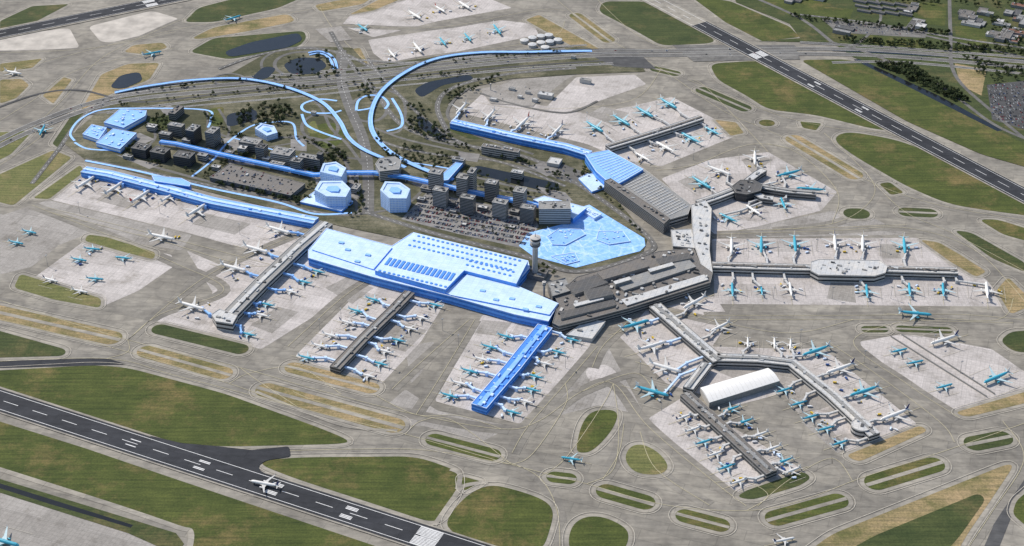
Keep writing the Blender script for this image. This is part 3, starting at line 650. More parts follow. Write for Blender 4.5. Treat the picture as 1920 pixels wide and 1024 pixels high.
# --- office cluster by the car park
for (u,v,a,b,h) in [(817,322,26,20,46),(868,331,22,20,44),(922,341,24,20,44),(975,356,22,22,44),(826,355,28,17,38),(877,369,28,17,38),(938,378,28,18,36),(990,388,28,18,34),(885,320,12,22,52)]:
    box(u,v,a,b,h,random.choice(('wm','wl','wl')),'rg','grey ribbon windowed office block beside the car park',bands=11,vents=6,cat='office',group='office blocks by the car park')
box(1040,385,62,30,36,'wl','rg','wide grey office block with curved plant roof',ang=ANG+.35,bands=9,vents=8,cat='office')
box(939,278,82,14,20,'wl','rb','long low slab with white striped facade',bands=4,vents=8,cat='office')
box(1040,302,26,26,8,'wl','rw','white square shed by the road',cat='building',vents=1)
for (u,v,a,b,h) in [(800,352,22,12,9),(850,352,20,10,7),(902,362,22,12,9),(955,372,20,12,8),(845,378,18,10,8),(905,388,20,10,9),(965,395,18,12,8),(790,372,16,12,7),(850,395,12,8,5),(930,405,14,8,5),(870,420,10,8,4),(960,425,12,8,4)]:
    box(u,v,a,b,h,random.choice(('wm','wl')),random.choice(('rg','rb','rw','rd')),'low service block between the office towers',bands=2,vents=2,cat='building',name='low_building',group='low blocks by the car park')
def walkway(px,w,z0,z1,lab):
    ln=[G(u,v,z1).xy for u,v in px]; L,Rr=ribbonpoly(ln,w); p=L+list(reversed(Rr)); c=centroid(p)
    root=obj('elevated_walkway',None,label=lab,category='walkway'); root.location=(c.x,c.y,0)
    part('glazed_tube',p,z0,z1,MT['btrans'],root,c)
    L,Rr=ribbonpoly(ln,w*.16); part('roof_spine',L+list(reversed(Rr)),z1+.01,z1+.6,MT['bl'],root,c)
    for i in range(len(ln)-1):
        m=max(1,int((ln[i+1]-ln[i]).length/30))
        for k in range(m):
            q=ln[i].lerp(ln[i+1],k/m); part('support_column',rect(q,1.2,1.2,ANG),0,z0-.01,MT['wl'],root,c)
walkway([(700,322),(760,330),(880,357),(1070,396)],12,9,14,'translucent blue elevated walkway through the offices')
walkway([(300,264),(330,268),(450,296),(588,326),(650,322),(700,322)],12,9,14,'translucent blue elevated walkway crossing the business park')
building('blue_hall',[(812,342),(860,300),(870,304),(840,338)],9,'bwall','bm','small blue angular hall','building')
building('blue_office_building',[(1000,375),(1020,368),(1100,390),(1075,410)],12,'bwall','bl','pale blue low building next to the plaza','building',vents=5,ventmats=('bl','bm'))
for (u,v,a,b,h,w,r) in [(265,275,34,26,22,'wd','rd'),(300,282,34,26,22,'wd','rd'),(345,290,38,26,22,'wd','rd'),(330,234,34,16,26,'wm','rg'),(362,240,20,30,34,'wd','rg'),(398,244,20,30,36,'wm','rg'),
  (470,264,44,26,22,'wm','rg'),(530,284,44,30,26,'wl','rg'),(582,294,50,18,26,'wm','rg'),(330,206,16,40,18,'wm','rb'),(600,288,10,10,38,'wd','rd'),(490,274,20,20,30,'wm','rd'),(455,276,18,16,16,'wl','rw'),(520,306,30,12,14,'wl','rg'),(556,300,22,18,30,'wm','rg'),
  (285,236,20,14,12,'wl','rw'),(310,250,26,14,14,'wm','rg'),(668,350,12,22,12,'wl','rg'),(405,312,18,10,10,'wl','rw'),(860,298,26,12,14,'wl','rg'),(970,322,24,14,16,'wl','rw'),
  (380,290,20,12,14,'wl','rg'),(430,285,18,12,12,'wm','rb'),(350,262,18,10,12,'wl','rg'),(500,296,16,12,10,'wl','rw'),(240,292,20,10,8,'wl','rg')]:
    box(u,v,a,b,h,w,r,'grey and black office block in the business park',ang=ANG+U(-.04,.04) ,bands=max(3,int(h/4)),vents=6,cat='office',group='business park offices')
GAR=[(393,333),(430,308),(572,345),(545,367)]
r_,c,p=building('parking_garage',GAR,10,'wm','rb','flat multi storey parking garage full of cars','parking garage',bands=3,band='glass',vents=5)
for px,h in [([(195,230),(225,205),(275,208),(272,218),(232,240)],12),([(155,252),(172,234),(200,240),(185,262)],10),([(180,268),(212,242),(256,250),(225,280)],11)]:
    building('warehouse',px,h,'bwall','bm','light blue flat roofed warehouse','warehouse',bands=1,band='bwhite',vents=10,ventmats=('bl','bwhite','bl'))
def faceted(px,h,tilt,lab):
    p=ccw(GP(px,h)); c=centroid(p); n_=len(p)
    root=obj('blue_office_building',None,label=lab,category='office'); root.location=(c.x,c.y,0)
    part('wall',p,0,h-tilt,MT['bwhite'],root,c)
    dirv=Vector((.5,-.86)); ds=[(q-c).dot(dirv) for q in p]; mn,mx=min(ds),max(ds)
    def topz(q): return h+tilt*.5-tilt*1.4*((q-c).dot(dirv)-mn)/(mx-mn)+tilt*.1
    po=offset(p,.1)
    V=[(q.x-c.x,q.y-c.y,h-tilt-.01) for q in po]+[(q.x-c.x,q.y-c.y,topz(q)) for q in po]+[(((q-c)*.82).x,((q-c)*.82).y,topz(c+(q-c)*.82)) for q in po]+[(((q-c)*.82).x,((q-c)*.82).y,topz(c+(q-c)*.82)-1.6) for q in po]
    Fc=[]
    for i in range(n_):
        j=(i+1)%n_
        for k in range(3): Fc.append((k*n_+i,k*n_+j,(k+1)*n_+j,(k+1)*n_+i))
    Fc.append(tuple(3*n_+i for i in range(n_)))
    obj('sloping_roof',mesh('roof',V,Fc,[MT['bl']]),root)
    nb=int((h-tilt)/3.6)
    for i in range(nb):
        part('window_band',offset(p,.12),(h-tilt)*(i+.45)/nb,(h-tilt)*(i+.8)/nb,MT['bm'],root,c)
    for i in range(n_):
        a=p[i]; b=p[(i+1)%n_]; m=max(1,int((b-a).length/5))
        for k in range(m+1):
            q=a.lerp(b,k/m); part('facade_fin',rect(q,.8,.8,.3),0,h-tilt,MT['bwhite'],root,c)
    qs=[c+(q-c)*.4 for q in p]; z=topz(c)
    part('roof_atrium',qs,z-4,z+.1,MT['bm'],root,c)
faceted([(600,322),(606,309),(630,305),(649,314),(640,328)],36,5,'pale blue angular tower block with sloping roof')
faceted([(590,356),(600,342),(642,340),(657,352),(648,366),(612,366)],32,5,'wide pale blue angular office block with sloping roof')
faceted([(713,357),(722,343),(750,343),(769,353),(762,368),(730,369)],38,6,'pale blue angular office tower beside the access road')
faceted([(478,241),(490,233),(514,236),(520,246),(500,252)],18,4,'pale blue polygonal office with courtyard roof')
building('blue_podium_building',[(563,379),(592,358),(662,378),(640,396)],5,'bwall','bl','low blue podium of the office','building')
root,c,p=building('office_building',[(704,308),(712,297),(740,294),(752,302),(748,318),(712,322)],24,'wl','rg','round cornered pale office over the access road','office',bands=6,vents=8)
building('blue_hall',[(285,330),(340,335),(358,344),(355,350),(290,340)],16,'bwall','bm','narrow blue technical building beside the pier','building',bands=2,band='bglass')
for (u,v,a,b,h,r) in [(1023,176,34,16,9,'rw'),(1098,149,26,9,9,'rg'),(1003,186,12,8,7,'rw'),(960,165,14,8,6,'rg'),(1240,505,22,10,14,'rw'),(588,210,10,8,8,'rg'),(1075,105,10,8,7,'rg'),(975,180,10,8,6,'rw'),(990,172,12,6,6,'rg'),(925,185,16,8,6,'rw')]:
    box(u,v,a,b,h,'wl',r,'low pale service shed',cat='shed',vents=2,group='service sheds',name='service_shed')
def lathe(prof,n_,smooth=False):
    V=[];Fc=[]
    for r,z in prof:
        for i in range(n_): t=2*math.pi*i/n_; V.append((r*math.cos(t),r*math.sin(t),z))
    for k in range(len(prof)-1):
        for i in range(n_): j=(i+1)%n_; Fc.append((k*n_+i,k*n_+j,(k+1)*n_+j,(k+1)*n_+i))
    Fc.append(tuple(range(n_-1,-1,-1))); Fc.append(tuple((len(prof)-1)*n_+i for i in range(n_)))
    return V,Fc
def tower(u,v,s,lab):
    q=G(u,v); root=obj('control_tower',None,label=lab,category='control tower'); root.location=(q.x,q.y,0)
    for nm,prof,m in [('shaft',[(5.8,0),(5.2,30),(4.9,60),(5.2,64),(9,70)],'wl'),('lower_gallery',[(9.1,70.02),(10.4,71),(10.4,75),(9.4,76)],'wm'),('gallery_window',[(10.5,72),(10.5,74)],'glass'),
      ('upper_shaft',[(7.8,76.02),(8.2,78),(11.2,82)],'wl'),('observation_deck',[(11.4,82.02),(11.4,83.5)],'wl'),('cab_glass',[(8.6,83.52),(10.2,88)],'glass'),('cab_roof',[(10.6,88.02),(10.6,89.2),(5,90.4),(2.6,90.6)],'wl'),('antenna_mast',[(.8,90.62),(.6,96),(.2,101)],'steel')]:
        V,Fc=lathe([(a*s,b*s) for a,b in prof],20); obj(nm,mesh(nm,V,Fc,[MT[m]]),root)
    for k in range(8):
        V,Fc=prismdata(rect((5.2*s*math.cos(k*math.pi/4),5.2*s*math.sin(k*math.pi/4)),.5*s,.5*s,k*math.pi/4),0,62*s); obj('shaft_rib',mesh('rib',V,Fc,[MT['wm']]),root)
tower(1003,517,.95,'tall slender concrete control tower with glazed cab')
tower(1020,556,.36,'small old control tower on the terminal roof')
box(1003,510,44,30,8,'wm','rd','low dark tower base building',vents=6,cat='building')
tower(920,170,.2,'short radar tower on the north apron')
for u,v in [(983,80),(998,75),(1014,72),(1029,70),(998,88),(1014,84),(1031,82),(1046,79),(1022,93)]:
    q=G(u,v); root=obj('fuel_tank',None,label='white domed cylindrical fuel storage tank',category='storage tank',group='fuel tanks'); root.location=(q.x,q.y,0)
    for nm,prof,m in [('shell',[(10.5,0),(10.5,7)],'wl'),('roof',[(10.7,7.02),(10.5,7.4),(6,8.2),(1,8.6)],'rw'),('wind_girder',[(10.9,5.7),(10.9,6.2)],'wm')]:
        V,Fc=lathe(prof,28); obj(nm,mesh(nm,V,Fc,[MT[m]]),root)
for k in range(60):
    z=random.choice([((1540,38),(1740,68)),((1620,-15),(1920,22)),((1790,22),(1930,45)),((1860,50),(1930,85)),((1400,-30),(1560,5))])
    u=U(z[0][0],z[1][0]); v=U(z[0][1],z[1][1]); h=U(4,9)
    if any(min((G(u,v).xy-q).length for q in ln)<26 for ln in RL[-6:]): continue
    box(u,v,U(16,56),U(10,24),h,random.choice(['wl','wm','wm']),random.choice(['rg','rd','rb','rb','rg','rw','rr']),random.choice(['flat roofed town warehouse','low industrial building in the town','terraced block at the town edge']),ang=ANG-.15+random.choice((0,math.pi/2)),cat='building',name='town_building',vents=1,group='town buildings')
for i in range(4):
    for j in range(3):
        box(1612+i*26+j*4,2+j*9+i*2,34,8,5,'wm',('rd','rb')[j%2],'long low dark greenhouse block',ang=ANG-.15,cat='greenhouse',name='greenhouse',group='greenhouses')
# ---------------------------------------------------------------- aircraft
PROTO={}
def mkplane(key,L,span,r,body,wing,fin,neng=2):
    root=obj('airliner',None,link=False); parts=[]
    gz=r*1.25; cz=gz+r
    def add(nm,V,Fc,m,smooth=True):
        o=obj(nm,mesh(nm,V,Fc,[MT[m]],smooth=smooth),link=False); parts.append(o); return o
    prof=[(.5,.02,.15),(.485,.3,.05),(.46,.62,.0),(.42,.88,0),(.36,1,0),(-.18,1,0),(-.3,.86,.12),(-.4,.55,.34),(-.47,.26,.55),(-.5,.08,.65)]
    V=[];Fc=[];n_=14
    for y,k,dz in prof:
        for i in range(n_): t=2*math.pi*i/n_; V.append((r*k*math.cos(t),y*L,cz+dz*r*(1 if y<0 else -1)+r*k*math.sin(t)))
    for k in range(len(prof)-1):
        for i in range(n_): j=(i+1)%n_; Fc.append((k*n_+j,k*n_+i,(k+1)*n_+i,(k+1)*n_+j)[::-1])
    Fc.append(tuple(range(n_))); Fc.append(tuple((len(prof)-1)*n_+i for i in range(n_-1,-1,-1)))
    add('fuselage',V,Fc,body)
    V=[(-r*.6,L*.452,cz+r*.42),(r*.6,L*.452,cz+r*.42),(r*.52,L*.435,cz+r*.78),(-r*.52,L*.435,cz+r*.78),(-r*.6,L*.446,cz+r*.40),(r*.6,L*.446,cz+r*.40),(r*.52,L*.43,cz+r*.74),(-r*.52,L*.43,cz+r*.74)]
    add('cockpit_window',V,[(0,1,2,3),(7,6,5,4),(0,4,5,1),(1,5,6,2),(2,6,7,3),(3,7,4,0)],'glass',False)
    def slab(pts):
        V=[(x,y,z+t) for x,y,z,t in pts]+[(x,y,z-t) for x,y,z,t in pts]; n=len(pts)
        return V,[tuple(range(n)),tuple(range(2*n-1,n-1,-1))]+[(i,i+n,(i+1)%n+n,(i+1)%n) for i in range(n)]
    for s in (-1,1):
        z=cz-r*.45; hs=span/2; t=r*.16
        pts=[(s*r*.5,L*.12,z,t),(s*hs*.36,L*.02,z+hs*.03,t*.8),(s*hs,-L*.155,z+hs*.09,t*.3),(s*hs*1.0,-L*.18,z+hs*.09,t*.3),(s*hs*.36,-L*.07,z+hs*.03,t*.6),(s*r*.5,-L*.075,z,t)]
        V,Fc=slab(pts); add('wing',V,Fc if s>0 else [f[::-1] for f in Fc],wing,False)
        V=[(s*hs,-L*.155,z+hs*.09),(s*hs,-L*.18,z+hs*.09),(s*hs*1.03,-L*.19,z+hs*.09+r*.9),(s*hs*1.03,-L*.175,z+hs*.09+r*.9)]
        add('winglet',V,[(0,1,2,3)],fin,False)
        z=cz+r*.3; hs2=span*.18
        pts=[(s*r*.1,-L*.405,z,t*.6),(s*hs2,-L*.47,z+hs2*.08,t*.25),(s*hs2,-L*.492,z+hs2*.08,t*.25),(s*r*.1,-L*.465,z,t*.5)]
        V,Fc=slab(pts); add('tailplane',V,Fc if s>0 else [f[::-1] for f in Fc],wing,False)
        for e in range(neng//2):
            ex=span/2*(.34 if e==0 else .62); ey=L*(.055 if e==0 else -.03); er=r*.52 if neng==2 else r*.42; ez=cz-r*.95+e*r*.3
            prof=[(er*.8,L*.065),(er,L*.05),(er*.98,0),(er*.55,-L*.035)]
            V=[];Fc=[]
            for q,y in prof:
                for i in range(12): tt=2*math.pi*i/12; V.append((s*ex+q*math.cos(tt),ey+y,ez+q*math.sin(tt)))
            for k in range(3):
                for i in range(12): j=(i+1)%12; Fc.append((k*12+i,k*12+j,(k+1)*12+j,(k+1)*12+i))
            Fc.append(tuple(range(12))); Fc.append(tuple(36+i for i in range(11,-1,-1)))
            add('engine',V,Fc,'pw' if body=='pw' else 'pt')
        V,Fc=prismdata(rect((s*r*1.2,-L*.05),1.0,2.4,0),0,1.5); V2,F2=prismdata(rect((s*r*1.2,-L*.05),.4,.4,0),1.5,cz-r*.5)
        add('landing_gear',V+V2,Fc+[tuple(x+len(V) for x in f) for f in F2],'dark',False)
    V=[];base=cz+r*.75
    for sx in (-1,1): V+=[(sx*r*.1,-L*.355,base),(sx*r*.04,-L*.46,base+L*.145),(sx*r*.04,-L*.5,base+L*.145),(sx*r*.1,-L*.465,base-r*.1)]
    add('tail_fin',V,[(0,1,2,3),(7,6,5,4),(0,4,5,1),(1,5,6,2),(2,6,7,3),(3,7,4,0)],fin,False)
    V,Fc=prismdata(rect((0,L*.38),.6,1.4,0),0,gz+.3); add('landing_gear',V,Fc,'dark',False)
    PROTO[key]=(root,parts,L)
for k,(L,sp,r,e) in {'W':(60,54,2.9,2),'M':(48,44,2.4,2),'Q':(68,62,3.2,4),'N':(35,31,1.8,2)}.items():
    mkplane(k+'w',L,sp,r,'pw','pg','fin_b',e); mkplane(k+'t',L,sp,r,'pt','ptl','pw',e); mkplane(k+'r',L,sp,r,'pw','pg','fin_r',e); mkplane(k+'a',L,sp,r,'pw','pg','pw',e)
LAB={'w':'white airliner with navy tail','t':'teal blue airliner with white tail','r':'white airliner with red tail','a':'all white airliner'}
PL=[]
def plane(u,v,dr,key,grp='parked airliners',st='parked on the apron',jit=.04,z=.95):
    root,parts,L=PROTO[key]
    q=G(u,v,3).xy; g=(G(u+dr[0]*.5,v+dr[1]*.5)-G(u-dr[0]*.5,v-dr[1]*.5)).xy
    an=math.atan2(g.y,g.x)-math.pi/2+U(-jit,jit)
    r=root.copy(); r.name='airliner'; COL.objects.link(r); r.location=(q.x,q.y,z); r.rotation_euler=(0,0,an)
    r['label']=LAB[key[1]]+' '+st; r['category']='airplane'; r['group']=grp
    for p_ in parts:
        c=p_.copy(); c.name=p_.name.split('.')[0]; c.parent=r; COL.objects.link(c)
    hd=Vector((-math.sin(an),math.cos(an))); PL.append((q,hd,L,key)); return len(PL)-1
def seg_mesh(a,b,w,z0,z1):
    L,Rr=ribbonpoly([a,b],w); return prismdata(L+list(reversed(Rr)),z0,z1)
def bridge(i,pk,mat):
    q,hd,L,key=PL[i]; ln,w,h=PIERS[pk]
    side=Vector((hd.y,-hd.x))*-1
    door=q+hd*L*.34+side*(L*.055)
    best=None
    for k in range(len(ln)-1):
        a,b=ln[k],ln[k+1]; t=max(0,min(1,(door-a).dot(b-a)/(b-a).length_squared)); pt=a+(b-a)*t
        if best is None or (pt-door).length<(best-door).length: best=pt; ax=(b-a).normalized()
    dv=door-best; dist=dv.length
    if dist>140 or dist<w/2+4: return
    nrm=Vector((-ax.y,ax.x)); nrm=nrm if nrm.dot(dv)>0 else -nrm
    s=random.choice((-1,1)); st=best+nrm*w/2+ax*s*U(4,12); mid=st+nrm*max(4,(nrm.dot(dv)-w/2)*.55)
    root=obj('jet_bridge',None,label='covered passenger boarding bridge between pier and aircraft',category='boarding bridge',group='boarding bridges'); root.location=(st.x,st.y,0)
    def ad(nm,vf,m):
        v=[(x-st.x,y-st.y,z) for x,y,z in vf[0]]; obj(nm,mesh(nm,v,vf[1],[MT[m]]),root)
    ad('fixed_tunnel',seg_mesh(st,mid,3.4,4.2,7.4),mat); ad('telescopic_tunnel',seg_mesh(mid,door,3.0,4.3,7.2),mat)
    ad('rotunda',prismdata([mid+Vector((2.9*math.cos(t*math.pi/5),2.9*math.sin(t*math.pi/5))) for t in range(10)],0,7.8),mat)
    ad('cab',prismdata(rect(door,4.6,4.6,math.atan2(hd.y,hd.x)),4.0,7.9),mat)
    ad('support_leg',prismdata(rect(mid.lerp(door,.75),2.6,1,math.atan2((door-mid).y,(door-mid).x)),0,4.28),'wm')
def rowp(lst,dr,pier_=None,mat='bl'):
    for u,v,k in lst:
        i=plane(u,v,dr,k,st='parked at the pier' if pier_ else 'parked on the apron')
        if pier_: bridge(i,pier_,mat)
rowp([(160,346,'Wa'),(214,356,'Wa'),(263,372,'Wr'),(368,398,'Wa')],(10,-6.5),'P1','bm'); rowp([(316,372,'Ma')],(10,-6.5),'P1','bm')
rowp([(522,434,'Wa'),(480,470,'Wa'),(438,505,'Wa'),(360,577,'Wa')],(10,3),'P2','bm')
rowp([(595,510,'Nt'),(570,530,'Nt'),(545,548,'Nw'),(500,572,'Nt'),(490,592,'Na'),(465,628,'Nt')],(-10,-2.5),'P2','bm')
rowp([(700,563,'Nt'),(668,584,'Nt'),(652,606,'Nw'),(620,630,'Na'),(600,650,'Na'),(575,672,'Nt')],(10,2.8),'P3')
rowp([(815,573,'Nt'),(790,597,'Na'),(768,617,'Nw'),(745,639,'Nt'),(722,660,'Na'),(712,683,'Nt'),(690,706,'Nw')],(-10,-2.6),'P3')
rowp([(948,632,'Nt'),(918,652,'Nt'),(903,675,'Nw'),(880,697,'Nt'),(862,720,'Na'),(842,743,'Nt')],(10,2.8),'P4')
rowp([(1072,638,'Nt'),(1045,661,'Nt'),(1022,683,'Na'),(1003,707,'Nt'),(997,732,'Nt'),(985,754,'Nw'),(960,774,'Nt')],(-10,-2.6),'P4')
rowp([(1190,612,'Wt'),(1222,652,'Wa')],(10,-3),'D1'); rowp([(1246,692,'Wa'),(1222,737,'Wt')],(10,3),'D1')
rowp([(1302,570,'Wa'),(1350,615,'Ma')],(-10,5),'D1','rw')
rowp([(1402,645,'Na'),(1452,645,'Nw'),(1482,648,'Na')],(0,10),'D4','rw')
rowp([(1530,661,'Wt'),(1575,694,'Ww'),(1620,737,'Wt'),(1677,781,'Ww')],(-10,3.6),'D4','rw')
rowp([(1470,733,'Nt'),(1497,758,'Nt'),(1520,783,'Nt'),(1548,805,'Nt'),(1575,832,'Nt')],(10,-3),'D4','rw')
rowp([(1372,768,'Nt'),(1396,792,'Nt'),(1424,816,'Na'),(1448,842,'Na'),(1470,866,'Nt'),(1484,884,'Na')],(-10,3.6),'D3','rw')
rowp([(1283,783,'Nw'),(1300,806,'Na'),(1320,830,'Nt'),(1342,852,'Na'),(1362,877,'Nt'),(1385,904,'Na')],(10,-3.4),'D3','rw')
rowp([(1371,464,'Wa'),(1427,462,'Wt'),(1490,460,'Wt'),(1565,458,'Ww'),(1617,460,'Wa'),(1695,463,'Wt')],(.4,10),'E','rw')
rowp([(1373,546,'Mt'),(1428,546,'Nt'),(1482,545,'Ma'),(1625,549,'Mt'),(1705,546,'Mt'),(1768,546,'Mt'),(1850,548,'Ww')],(-1,-10),'E','rw')
for u,v,dr,k,pk in [(1315,346,(10,6),'Wt','Fx'),(1348,323,(10,4),'Wa','Fx'),(1415,299,(0,10),'Wa','F3'),(1480,328,(-10,2.4),'Wt','F1'),(1520,358,(-10,-.8),'Wt','F1'),(1468,384,(-4,-10),'Mt','F1'),(1413,397,(-10,-6.5),'Mw','F2'),(1365,411,(-10,-5),'Mt','F2'),(1445,345,(-10,2),'Nw','F1')]:
    i=plane(u,v,dr,k,st='parked at the round pier'); bridge(i,pk,'rw')
rowp([(865,207,'Wa'),(918,220,'Wa'),(980,234,'Qr'),(1045,247,'Ww')],(-7,7),'G1')
rowp([(1115,241,'Wt'),(1165,229,'Wt'),(1208,213,'Wt'),(1253,197,'Wt')],(10,6),'G2','rw')
rowp([(1205,297,'Ma'),(1247,279,'Wa'),(1295,262,'Wt'),(1335,248,'Mt')],(-10,-5.5),'G2','rw')
rowp([(735,103,'Ma'),(783,92,'Wa'),(830,80,'Mt'),(877,72,'Mt'),(932,58,'Wt')],(6,7))
rowp([(680,54,'Mt'),(778,31,'Wa'),(825,19,'Mr'),(870,12,'Ww')],(8,5))
for u,v,dr,k in [(303,447,(10,2.4),'Wa'),(173,468,(10,1),'Nt'),(148,488,(10,2),'Nt'),(232,485,(-10,-1),'Nt'),(95,526,(10,3),'Nw'),(178,524,(10,1),'Nt'),(150,547,(10,2),'Na'),(30,456,(10,2),'Nt'),(55,436,(10,2),'Nt'),
 (1685,659,(10,-2.5),'Nt'),(1715,681,(10,-2),'Nt'),(1770,726,(10,-3),'Nt'),(1770,640,(-10,3.5),'Ww'),(1868,711,(-10,4),'Wt'),(80,246,(-4,8),'Mt'),(285,102,(10,-2),'Mt'),(437,36,(10,-3),'Mt'),(25,138,(10,2),'Ma'),(5,1018,(10,3),'Wt')]:
    plane(u,v,dr,k)
plane(1715,591,(10,1),'Wt',st='taxiing beside the pier'); plane(497,910,(-10,-2),'Mw',st='rolling on the runway',z=1.42); plane(1072,862,(-10,-1.5),'Nt',st='taxiing past grass islands'); plane(1470,1014,(10,-2),'Nw',st='on the taxiway')
# ---------------------------------------------------------------- vehicles
def boxes(lst):
    V=[];Fc=[];I=[]
    for (x,y,z,a,b,h,m,tx) in lst:
        k=len(V)
        for zz,s in ((z,1),(z+h,tx)):
            for sx,sy in ((-1,-1),(1,-1),(1,1),(-1,1)): V.append((x+sx*a/2*s,y+sy*b/2*s,zz))
        for f in ((3,2,1,0),(4,5,6,7),(0,1,5,4),(1,2,6,5),(2,3,7,6),(3,0,4,7)): Fc.append(tuple(k+t for t in f)); I.append(m)
    return V,Fc,I
CARM=[]
for k in range(5):
    V,Fc,I=boxes([(0,0,.35,1.8,4.5,.6,0,.97),(0,-.2,.95,1.65,2.5,.5,1,.8),(-.75,1.35,0,.25,.65,.6,2,1),(.75,1.35,0,.25,.65,.6,2,1),(-.75,-1.35,0,.25,.65,.6,2,1),(.75,-1.35,0,.25,.65,.6,2,1)])
    CARM.append(mesh('car',V,Fc,[MT['c%d'%k],MT['glass'],MT['dark']],I))
TRM=[]
for bm,cm in (('c0','c0'),('cy','c0'),('c4','c0'),('unit','cy'),('bwhite','c2')):
    V,Fc,I=boxes([(0,-1,.9,2.4,6,2.4,0,1),(0,3.1,.7,2.3,1.9,2.1,1,.9),(0,4.0,1.6,2.1,.2,.8,2,1)]+[(s*1,y,0,.35,1,.9,2,1) for s in (-1,1) for y in (-2.8,-.2,2.8)])
    TRM.append(mesh('service_truck',V,Fc,[MT[bm],MT[cm],MT['dark']],I))
def pickcar(): return random.choice([0,0,1,1,1,2,2,2,3,4])
def car(q,an,lab,grp,z):
    o=obj('car',CARM[pickcar()],label=lab,category='car',group=grp); o.location=(q[0],q[1],z); o.rotation_euler=(0,0,an)
cx=centroid(LOT); ca,sa=math.cos(ANG),math.sin(ANG)
slots=[]
for r_ in range(-9,10):
    for s_ in range(-70,71):
        if s_%14==0: continue
        for e in (0,5.2):
            x=s_*2.9; y=r_*17+e; q=Vector((cx.x+x*ca-y*sa,cx.y+x*sa+y*ca))
            if inside(q,offset(LOT,-4)): slots.append(q)
random.shuffle(slots)
keep=slots[:225]; rest=slots[225:int(len(slots)*.8)]
for q in keep: car(q,ANG+random.choice((0,math.pi))+U(-.03,.03),'parked car in the terminal car park','cars in the terminal car park',1.25)
for ln in HW[:4]:
    for k in range(18):
        i=random.randrange(2,len(ln)-2); d=(ln[i+1]-ln[i]).normalized(); q=ln[i]+Vector((-d.y,d.x))*U(-4,4)
        car(q,math.atan2(d.y,d.x)-math.pi/2,'car driving on the motorway','cars on the motorway',1.2)
def stamp(me,places,name,mats,**props):
    bv=[v.co.copy() for v in me.vertices]; bf=[tuple(p.vertices) for p in me.polygons]; bi=[p.material_index for p in me.polygons]
    V=[];Fc=[];I=[]
    for (x,y,z,an,s) in places:
        c_,s_=math.cos(an)*s,math.sin(an)*s; k=len(V)
        V+=[(x+v.x*c_-v.y*s_,y+v.x*s_+v.y*c_,z+v.z*s) for v in bv]; Fc+=[tuple(t+k for t in f) for f in bf]; I+=bi
    return obj(name,mesh(name,V,Fc,mats,I),kind='stuff',**props)
dl=[[] for _ in range(5)]
def fill(px,ang,n,z=1.1,h=0,row=15):
    p=GP(px,h); c=centroid(p); ca,sa=math.cos(ang),math.sin(ang); k=0;t=0; used=set()
    while k<n and t<n*12:
        t+=1; a=random.randrange(-90,91); b=random.randrange(-40,41); e=random.choice((0,5.2))
        if (a,b,e) in used: continue
        x=a*2.9; y=b*row+e; q=(c.x+x*ca-y*sa,c.y+x*sa+y*ca)
        if inside(q,p): used.add((a,b,e)); dl[pickcar()].append((q[0],q[1],z,ang,1)); k+=1
for q in rest: dl[pickcar()].append((q.x,q.y,1.25,ANG,1))
fill([(1852,162),(1940,152),(1940,248),(1862,223)],.1,900); fill([(1550,40),(1735,56),(1730,70),(1580,60)],.1,400); fill([(1005,302),(1060,312),(1105,330),(1070,343)],.2,90); fill([(925,180),(990,158),(1010,175),(940,192)],.1,80)
fill(GAR,ANG,420,10.6,10)
for px,n in PLOTS: fill(px,ANG,n,1.26)
for k in range(5): 
    if dl[k]: stamp(CARM[k],dl[k],'distant_parked_cars',[MT['c%d'%k],MT['glass'],MT['dark']],label='distant rows of parked cars in car parks',category='cars')
nt_=0
for q,hd,L,key in PL:
    for k in range(3 if L>40 else 2):
        if nt_>=295: break
        nt_+=1
        s=random.choice((-1,1)); sd=Vector((hd.y,-hd.x))*s
        p_=q+hd*U(-.1,.5)*L+sd*U(.14,.45)*L
        o=obj('service_truck',random.choice(TRM),label='small apron service truck next to an aircraft',category='truck',group='apron service vehicles'); o.location=(p_.x,p_.y,.3); o.rotation_euler=(0,0,U(0,6.28))
    ribbonmesh([q-hd*L*.9,q+hd*L*.55],.7,.915,YV,YF)
    sd=Vector((hd.y,-hd.x))
    for s in (-1,1): ribbonmesh([q+sd*s*L*.55-hd*L*.4,q+sd*s*L*.55+hd*L*.5],.6,.92,EV,EF)
V,Fc=lathe([(.45,0),(.2,24)],6); V2,F2=prismdata(rect((0,0),5,1.4,0),24,25.2)
MM=mesh('light_mast',V+V2,Fc+[tuple(t+len(V) for t in f) for f in F2],[MT['steel']])
for u,v in [(300,400),(450,440),(540,500),(640,600),(600,620),(730,690),(830,620),(860,650),(990,640),(1060,690),(1240,770),(1330,640),(1500,640),(1650,760),(1400,470),(1530,470),(1650,470),(1450,560),(1560,560),(1670,560),(1820,560),(1000,235),(1100,230),(1230,210),(1300,300),(1500,340),(1750,650),(1800,700),(150,400),(780,110),(900,75),(1620,680),(1410,880),(90,500),(1200,700)]:
    q=G(u,v); o=obj('light_mast',MM,label='tall steel apron floodlight mast',category='light mast',group='apron light masts'); o.location=(q.x,q.y,.2); o.rotation_euler=(0,0,U(0,3))
for a,b in [((1670,632),(1850,745)),((1690,628),(1865,740))]:
    v_,f_=seg_mesh(G(*a).xy,G(*b).xy,1.2,0,3); obj('blast_fence',mesh('fence',v_,f_,[MT['wm']]),label='long low grey blast fence between stands',category='fence')
